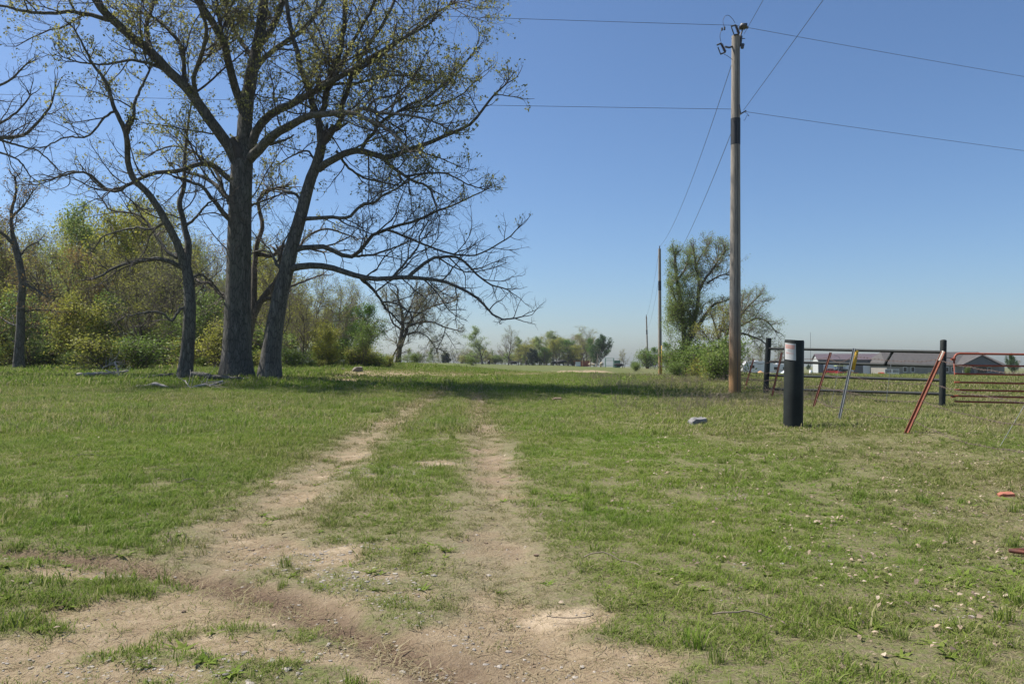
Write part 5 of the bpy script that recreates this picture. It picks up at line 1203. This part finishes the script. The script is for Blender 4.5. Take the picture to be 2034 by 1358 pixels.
place_local(root, X(1639, 192) , 192, float(H(X(1645, 192), 192)), R(-25)); root.scale = (.85, .85, 1.0)
# tractor with canopy and flat trailer
root = thing('tractor', 'dark canopied farm tractor with lime roof before the shed', 'tractor')
part('hood', Geo().prism([(1.7, .75), (3.3, .75), (3.3, 1.35), (1.7, 1.5)], .5, 1.3), M['dkgreen'], root, O0, False); part('chassis', Geo().box((1.7, .9, .65), (3.0, .5, .35)), M['dkgreen'], root, O0, False); part('seat', Geo().box((.8, .9, 1.3), (.6, .6, .7)), M['dkgreen'], root, O0, False)
part('canopy', Geo().box((1.0, .9, 2.25), (2.6, 1.6, .14)), M['lime'], root, O0, False)
for xx in (.0, 1.9):
    for yy in (.3, 1.5): part('canopy_post', Geo().box((xx, yy, 1.5), (.07, .07, 1.4)), M['dkgreen'], root, O0, False)
wheelset(root, [(.6, .72)], .72, 0, 1.8); wheelset(root, [(2.9, .45)], .45, .15, 1.65)
place_local(root, X(1664, 192), 192, float(H(X(1670, 192), 192)), 0)
root = thing('flat_trailer', 'low red flat trailer parked in front of the tractor', 'trailer')
part('deck', Geo().box((2.0, .8, .55), (4.0, 1.7, .12)), M['redp'], root, O0, False); part('tongue', Geo().box((4.6, .8, .5), (1.3, .1, .1)), M['redp'], root, O0, False); part('side_rail', Geo().box((2.0, -.02, .72), (4.0, .05, .12)), M['redp'], root, O0, False)
wheelset(root, [(1.3, .33), (2.0, .33)], .33, -.08, 1.68)
place_local(root, X(1664, 186), 186, float(H(X(1670, 186), 186)), 0)
root = thing('red_barrel', 'red barrel lying beside the slatted screen', 'barrel'); part('drum', Geo().tube([(0, 0, .38), (.9, 0, .38), (1.25, 0, .38)], [.33, .38, .3], 14), M['redp'], root, O0); part('rim', Geo().tube([(.44, 0, .38), (.5, 0, .38)], .395, 14), M['redp'], root, O0)
place_local(root, X(1745, 178), 178, float(H(X(1750, 178), 178)), 0)
for px, d, top, lab in ((1610, 210, 660, 'slender mast rising left of the shed'), (1546, 215, 674, 'slender mast behind the second camper')):
    q = gpt(px, d); t_ = P(px, top, d); rt = thing('antenna_mast', lab, 'mast', tuple(q)); part('mast', Geo().tube([q, t_], [.06, .04], 8), M['iron'], rt); part('base', Geo().box(q + [0, 0, .1], (.4, .4, .3)), M['lightwall'], rt, smooth=False)

# ------------------------------------------------------------------ cattle and pen
def cow_mesh():
    V = [(-.75, 0, .98), (-.35, 0, .92), (.15, 0, .9), (.6, 0, .96), (.9, 0, 1.1), (1.15, 0, 1.02), (1.38, 0, .85)]; Rr_ = [.33, .43, .46, .42, .25, .18, .11]
    E = [(i, i + 1) for i in range(6)]
    def chain(root_i, pts, rs):
        k = root_i
        for p_, r_ in zip(pts, rs): V.append(p_); Rr_.append(r_); E.append((k, len(V) - 1)); k = len(V) - 1
    for s_ in (-1, 1):
        chain(0, [(-.72, .2 * s_, .85), (-.80, .2 * s_, .5), (-.74, .2 * s_, .08)], [.15, .075, .065]); chain(3, [(.58, .19 * s_, .75), (.6, .19 * s_, .42), (.58, .19 * s_, .08)], [.12, .07, .065])
        chain(5, [(1.08, .22 * s_, 1.1)], [.05])
    chain(0, [(-1.0, 0, 1.1), (-1.06, 0, .6)], [.05, .04])
    me = bpy.data.meshes.new('cow_body'); me.from_pydata(V, E, []); o = bpy.data.objects.new('body', me); link(o)
    sk = o.modifiers.new('skin', 'SKIN'); 
    for v_, r_ in zip(me.skin_vertices[0].data, Rr_): v_.radius = (r_ * .85, r_)
    me.skin_vertices[0].data[2].use_root = True
    o.modifiers.new('sub', 'SUBSURF').levels = 1; o.modifiers['sub'].render_levels = 1
    dg = bpy.context.evaluated_depsgraph_get(); m_ = bpy.data.meshes.new_from_object(o.evaluated_get(dg)); bpy.data.objects.remove(o); return m_
CM = cow_mesh(); M['cowblack'] = surf('black_cow_hide', (.010, .009, .009), (.022, .020, .019), 4, .7, 0); M['cowcream'] = surf('cream_cow_hide', (.42, .34, .22), (.55, .46, .33), 3, .8, 0)
CM.materials.clear(); CM.materials.append(M['cowblack']); CM2 = CM.copy(); CM2.materials.clear(); CM2.materials.append(M['cowcream'])
for px, d, rz, me, lab, s_ in [(971, 205, 95, CM, 'black cow seen end on below the pale green tree', 1.0), (1021, 212, 180, CM, 'black cow grazing beside the far bare tree', 1.0), (1114, 205, 0, CM, 'black cow standing side on in front of the far grove', 1.25), (1230, 185, 180, CM, 'black cow at the right side of the green pen', 1.0), (1195, 190, 70, CM2, 'cream cow standing beside the green pen', 1.05), (1104, 207, 200, CM, 'black cow half hidden behind the side on cow', 1.0), (1176, 200, 150, CM2, 'cream cow half hidden left of the pen', .85)]:
    o = bpy.data.objects.new('cow', me); link(o); x = X(px, d); o.location = (x, d, float(H(x, d)) - .02); o.rotation_euler = (0, 0, R(rz)); o.scale = (s_,) * 3
    for p_ in me.polygons: p_.use_smooth = True
    setp(o, lab, 'cow', 'cattle at the far edge of the pasture')
M['pengreen'] = surf('green_pipe_paint', (.06, .16, .10), (.09, .21, .14), 6, .5, 0)
q = gpt(1203, 192); root = thing('cattle_chute', 'green pipe cattle chute frame between the cows', 'chute', tuple(q))
for i, xx in enumerate((0, 2.1)):
    for yy in (0, 1.2): part('post', Geo().tube([q + [xx, yy, 0], q + [xx, yy, 2.5]], .06, 8), M['pengreen'], root)
for zz in (.6, 1.9, 2.45): part('rail', Geo().tube([q + [0, 0, zz], q + [2.1, 0, zz]], .05, 8), M['pengreen'], root)
for xx in (.0, 2.1): part('rail', Geo().tube([q + [xx, 0, 2.45], q + [xx, 1.2, 2.45]], .05, 8), M['pengreen'], root)
part('tub_panel', Geo().box(q + [3.0, .4, .95], (1.5, .1, 1.9)), M['pengreen'], root, smooth=False)
q = gpt(1141, 215); root = thing('open_shelter', 'small red and white stock shelter by the far grove', 'shelter', tuple(q))
part('wall', Geo().box(q + [1.0, 0, .7], (1.4, .1, 1.2)), M['trim'], root, smooth=False); part('side', Geo().box(q + [3.0, .1, .7], (2.5, .1, 1.3)), M['gate'], root, smooth=False); part('roof', Geo().box(q + [2.2, .6, 1.5], (4.6, 1.8, .12)), M['gate'], root, smooth=False)
for xx in (.1, 4.2): part('post', Geo().box(q + [xx, 1.2, .72], (.12, .12, 1.44)), M['rust'], root, smooth=False)
for px, d, top, r_, lab in ((1185, 195, 703, .07, 'pale leaning pole beside the cattle pen'), (1157, 205, 712, .09, 'dark wooden post right of the stock shelter'), (1172, 200, 712, .09, 'dark wooden post left of the cream cow')):
    q = gpt(px, d); t_ = P(px + (3 if r_ < .08 else 0), top, d); rt = thing('wooden_post', lab, 'post', tuple(q)); part('shaft', Geo().tube([q, t_], r_, 8), M['pole'], rt); part('top', Geo().tube([t_, t_ + [0, 0, .05]], [r_, r_ * .5], 8), M['pole'], rt)

# ------------------------------------------------------------------ fallen limbs, block, brick, sticks
def fallen(name, label, lines, cat='branch', mat='dead', tw=0, seed=1):
    """lines: (photo points lying on the ground, r0, r1 metres, lift list)"""
    g = Geo(); gr_ = np.random.default_rng(seed); first = None; Pall = []
    for pts, r0, r1, lift in lines:
        W_ = []
        d0 = ground(pts[0][0], pts[0][1] if len(pts[0]) < 3 else pts[0][2])[1]
        for i, p_ in enumerate(pts):
            b = ground(p_[0], p_[1]) if lift is None else None
            if b is None: dd_ = lift[0] + (lift[1] - lift[0]) * i / (len(pts) - 1); b = P(p_[0], p_[1], dd_)
            else: b = b + [0, 0, r0 * .5]
            W_.append(b)
        q = smooth_line(W_, 4 * len(W_)); q[1:-1] += gr_.normal(0, r0 * .12, (len(q) - 2, 3)); 
        if first is None: first = q[0].copy()
        g.tube(q, np.linspace(r0, r1, len(q)), 8); Pall.append(q)
        if tw:
            B = q[None]; s, d, l, r = kids(B, np.full((1, len(q)), r1), np.array([1.]), tw, .2, (30, 70), (1, 1), gr_, .3); A_ = grow(s, d, gr_.uniform(.3, 1.0, tw), 6, .2, .0, gr_); A_[:, :, 2] = np.maximum(A_[:, :, 2], H(A_[:, :, 0], A_[:, :, 1])); g.add(*tubes(A_, taper(np.full(tw, .012), 6, .4), 4))
    first[2] = float(H(first[0], first[1])); return whole(name, g, M[mat], label, cat, tuple(first), 'fallen limbs under the oaks')
fallen('fallen_branch', 'bleached crooked branch end lying left in the grass before the oaks', [([(270, 776), (273, 769), (290, 768), (308, 762), (318, 765), (333, 769), (345, 776), (358, 781)], .075, .045, (27.0, 26.4))])
fallen('fallen_branch', 'bleached forked branch lying in the grass below the forked oak', [([(350, 794), (362, 788), (372, 778), (386, 769), (405, 765), (425, 763), (442, 757)], .07, .045, (25.4, 27.5)), ([(380, 772), (372, 763), (368, 755)], .025, .015, (26.4, 27)), ([(416, 764), (425, 774), (428, 765)], .018, .014, (26.8, 26.4)), ([(388, 768), (410, 760), (440, 756)], .02, .012, (26.6, 27.8))], tw=4)
fallen('fallen_log', 'long pale log lying at the left edge of the undergrowth', [([(153, 745), (180, 743), (205, 741), (225, 741), (255, 736)], .09, .04, (33, 34)), ([(203, 731), (218, 724), (231, 717)], .025, .018, (33, 33.2)), ([(228, 720), (234, 735), (238, 755)], .04, .03, (33, 32.6)), ([(210, 735), (225, 742), (235, 750)], .03, .02, (33, 32.8))], 'log', tw=10, seed=4)
fallen('fallen_log', 'mossy grey log lying between the oak trunks', [([(262, 754), (285, 752), (300, 749), (320, 747), (345, 745)], .07, .10, (31.2, 32)), ([(382, 744), (400, 745), (430, 749), (470, 752), (497, 752)], .14, .06, (31.2, 30.4))], 'log', 'oak', tw=8, seed=5)
for px, py, L_, lab in ((180, 910, .5, 'small grey stick in the grass left of the track'), (385, 962, .35, 'crooked pale stick in the grass beside the left track'), (860, 880, .4, 'thin pale stick lying across the right track'), (1510, 1240, .45, 'curved straw coloured stick among the dead leaves'), (1215, 1120, .4, 'thin pale stick in the grass right of the sand patch'), (330, 940, .25, 'short bleached twig in the left grass')):
    b = ground(px, py); a = random.uniform(-.5, .5); q = np.array([b + [math.cos(a) * L_ * (t - .5), math.sin(a) * L_ * (t - .5), .03 + .02 * math.sin(t * 5)] for t in np.linspace(0, 1, 9)]); q += RNG.normal(0, .012, q.shape) * [1, 1, .4]; q[:, 1] += L_ * .12 * np.sin(np.linspace(0, 3.1, 9))
    whole('stick', Geo().tube(q, np.linspace(.0045, .0025, 9), 6), M['straw'], lab, 'stick', tuple(b))
b = ground(1130, 1233); q = np.array([b + [.13 * math.cos(t), .06 * math.sin(t) + .05, .02] for t in np.linspace(-2.6, .3, 12)]); whole('stick', Geo().tube(q, .0022, 6), M['twig'], 'curved dark twig lying on the pale sand patch', 'stick', tuple(b))
M['concrete'] = surf('broken_concrete', (.14, .135, .13), (.26, .25, .24), 14, .95, .01); M['brick'] = surf('red_brick', (.27, .09, .055), (.36, .135, .085), 20, .9, .004)
def rubble(name, label, cat, px, py, size, mat, rz, seed, lift=.3):
    b = ground(px, py); bm = bmesh.new(); bmesh.ops.create_cube(bm, size=1); bmesh.ops.subdivide_edges(bm, edges=bm.edges[:], cuts=3, use_grid_fill=True)
    g_ = np.random.default_rng(seed)
    for v_ in bm.verts:
        v_.co = Vector((v_.co.x * size[0], v_.co.y * size[1], v_.co.z * size[2])) + Vector(g_.normal(0, min(size) * .05, 3))
        if v_.co.x < -size[0] * .3 and v_.co.z > 0: v_.co.z -= size[2] * .35
    me = bpy.data.meshes.new(name); bm.to_mesh(me); bm.free(); me.materials.append(mat)
    o = bpy.data.objects.new(name, me); link(o); o.location = (b[0], b[1], b[2] + size[2] * lift); o.rotation_euler = (.1, -.06, rz); return setp(o, label, cat)
rubble('concrete_block', 'broken grey concrete block lying in the right grass', 'block', 1385, 843, (.30, .2, .16), M['concrete'], .25, 1)
rubble('brick', 'chipped orange red brick half buried in the grass', 'brick', 1998, 986, (.125, .08, .05), M['brick'], -.3, 2, .25)
rubble('stone', 'pale flat stone beside the red dirt near the wood', 'stone', 710, 738, (.5, .3, .3), M['gravel'], .4, 3); rubble('stone', 'small pale stone near the wood edge', 'stone', 680, 736, (.25, .2, .15), M['gravel'], .1, 4)
rubble('stone', 'dark brown lump on the grass right of the track', 'stone', 1106, 796, (.28, .2, .12), M['clod'], .1, 5); rubble('stone', 'white stone in the grass below the leaning oak', 'stone', 611, 771, (.2, .12, .1), M['gravel'], .1, 6)

b = ground(2005, 1102); gi = Geo(); e2 = b + [.22, -.03, .045]; gi.tube([b + [0, 0, .03], e2, b + [.6, -.02, .06]], .014, 8); 
root = thing('scrap_angle_iron', 'rusted red forked scrap bar lying at the right in the grass', 'scrap', tuple(b)); part('bar', gi, M['rust'], root); part('bar', Geo().tube([b + [0, 0, .03], b + [.2, -.15, .03], b + [.5, -.3, .02]], .014, 8), M['rust'], root)

# ------------------------------------------------------------------ tidy up
for o in bpy.data.objects:
    if 'ht' in o: del o['ht']
# ------------------------------------------------------------------ spring haze in the air
g = Geo().box((0, 440, 11), (1080, 940, 42)); hz_o = whole('haze', g, None, 'thin pale spring haze over the whole pasture', 'haze', (0, 0, 0), kind='stuff', smooth=False)
m = bpy.data.materials.new('thin_haze'); m.use_nodes = True; nt = m.node_tree; nt.nodes.remove(nt.nodes['Principled BSDF'])
pv = nt.nodes.new('ShaderNodeVolumePrincipled'); pv.inputs['Color'].default_value = (.86, .92, 1.0, 1); pv.inputs['Density'].default_value = .00016; pv.inputs['Anisotropy'].default_value = .2
nt.links.new(pv.outputs[0], nt.nodes['Material Output'].inputs['Volume']); hz_o.data.materials.append(m)
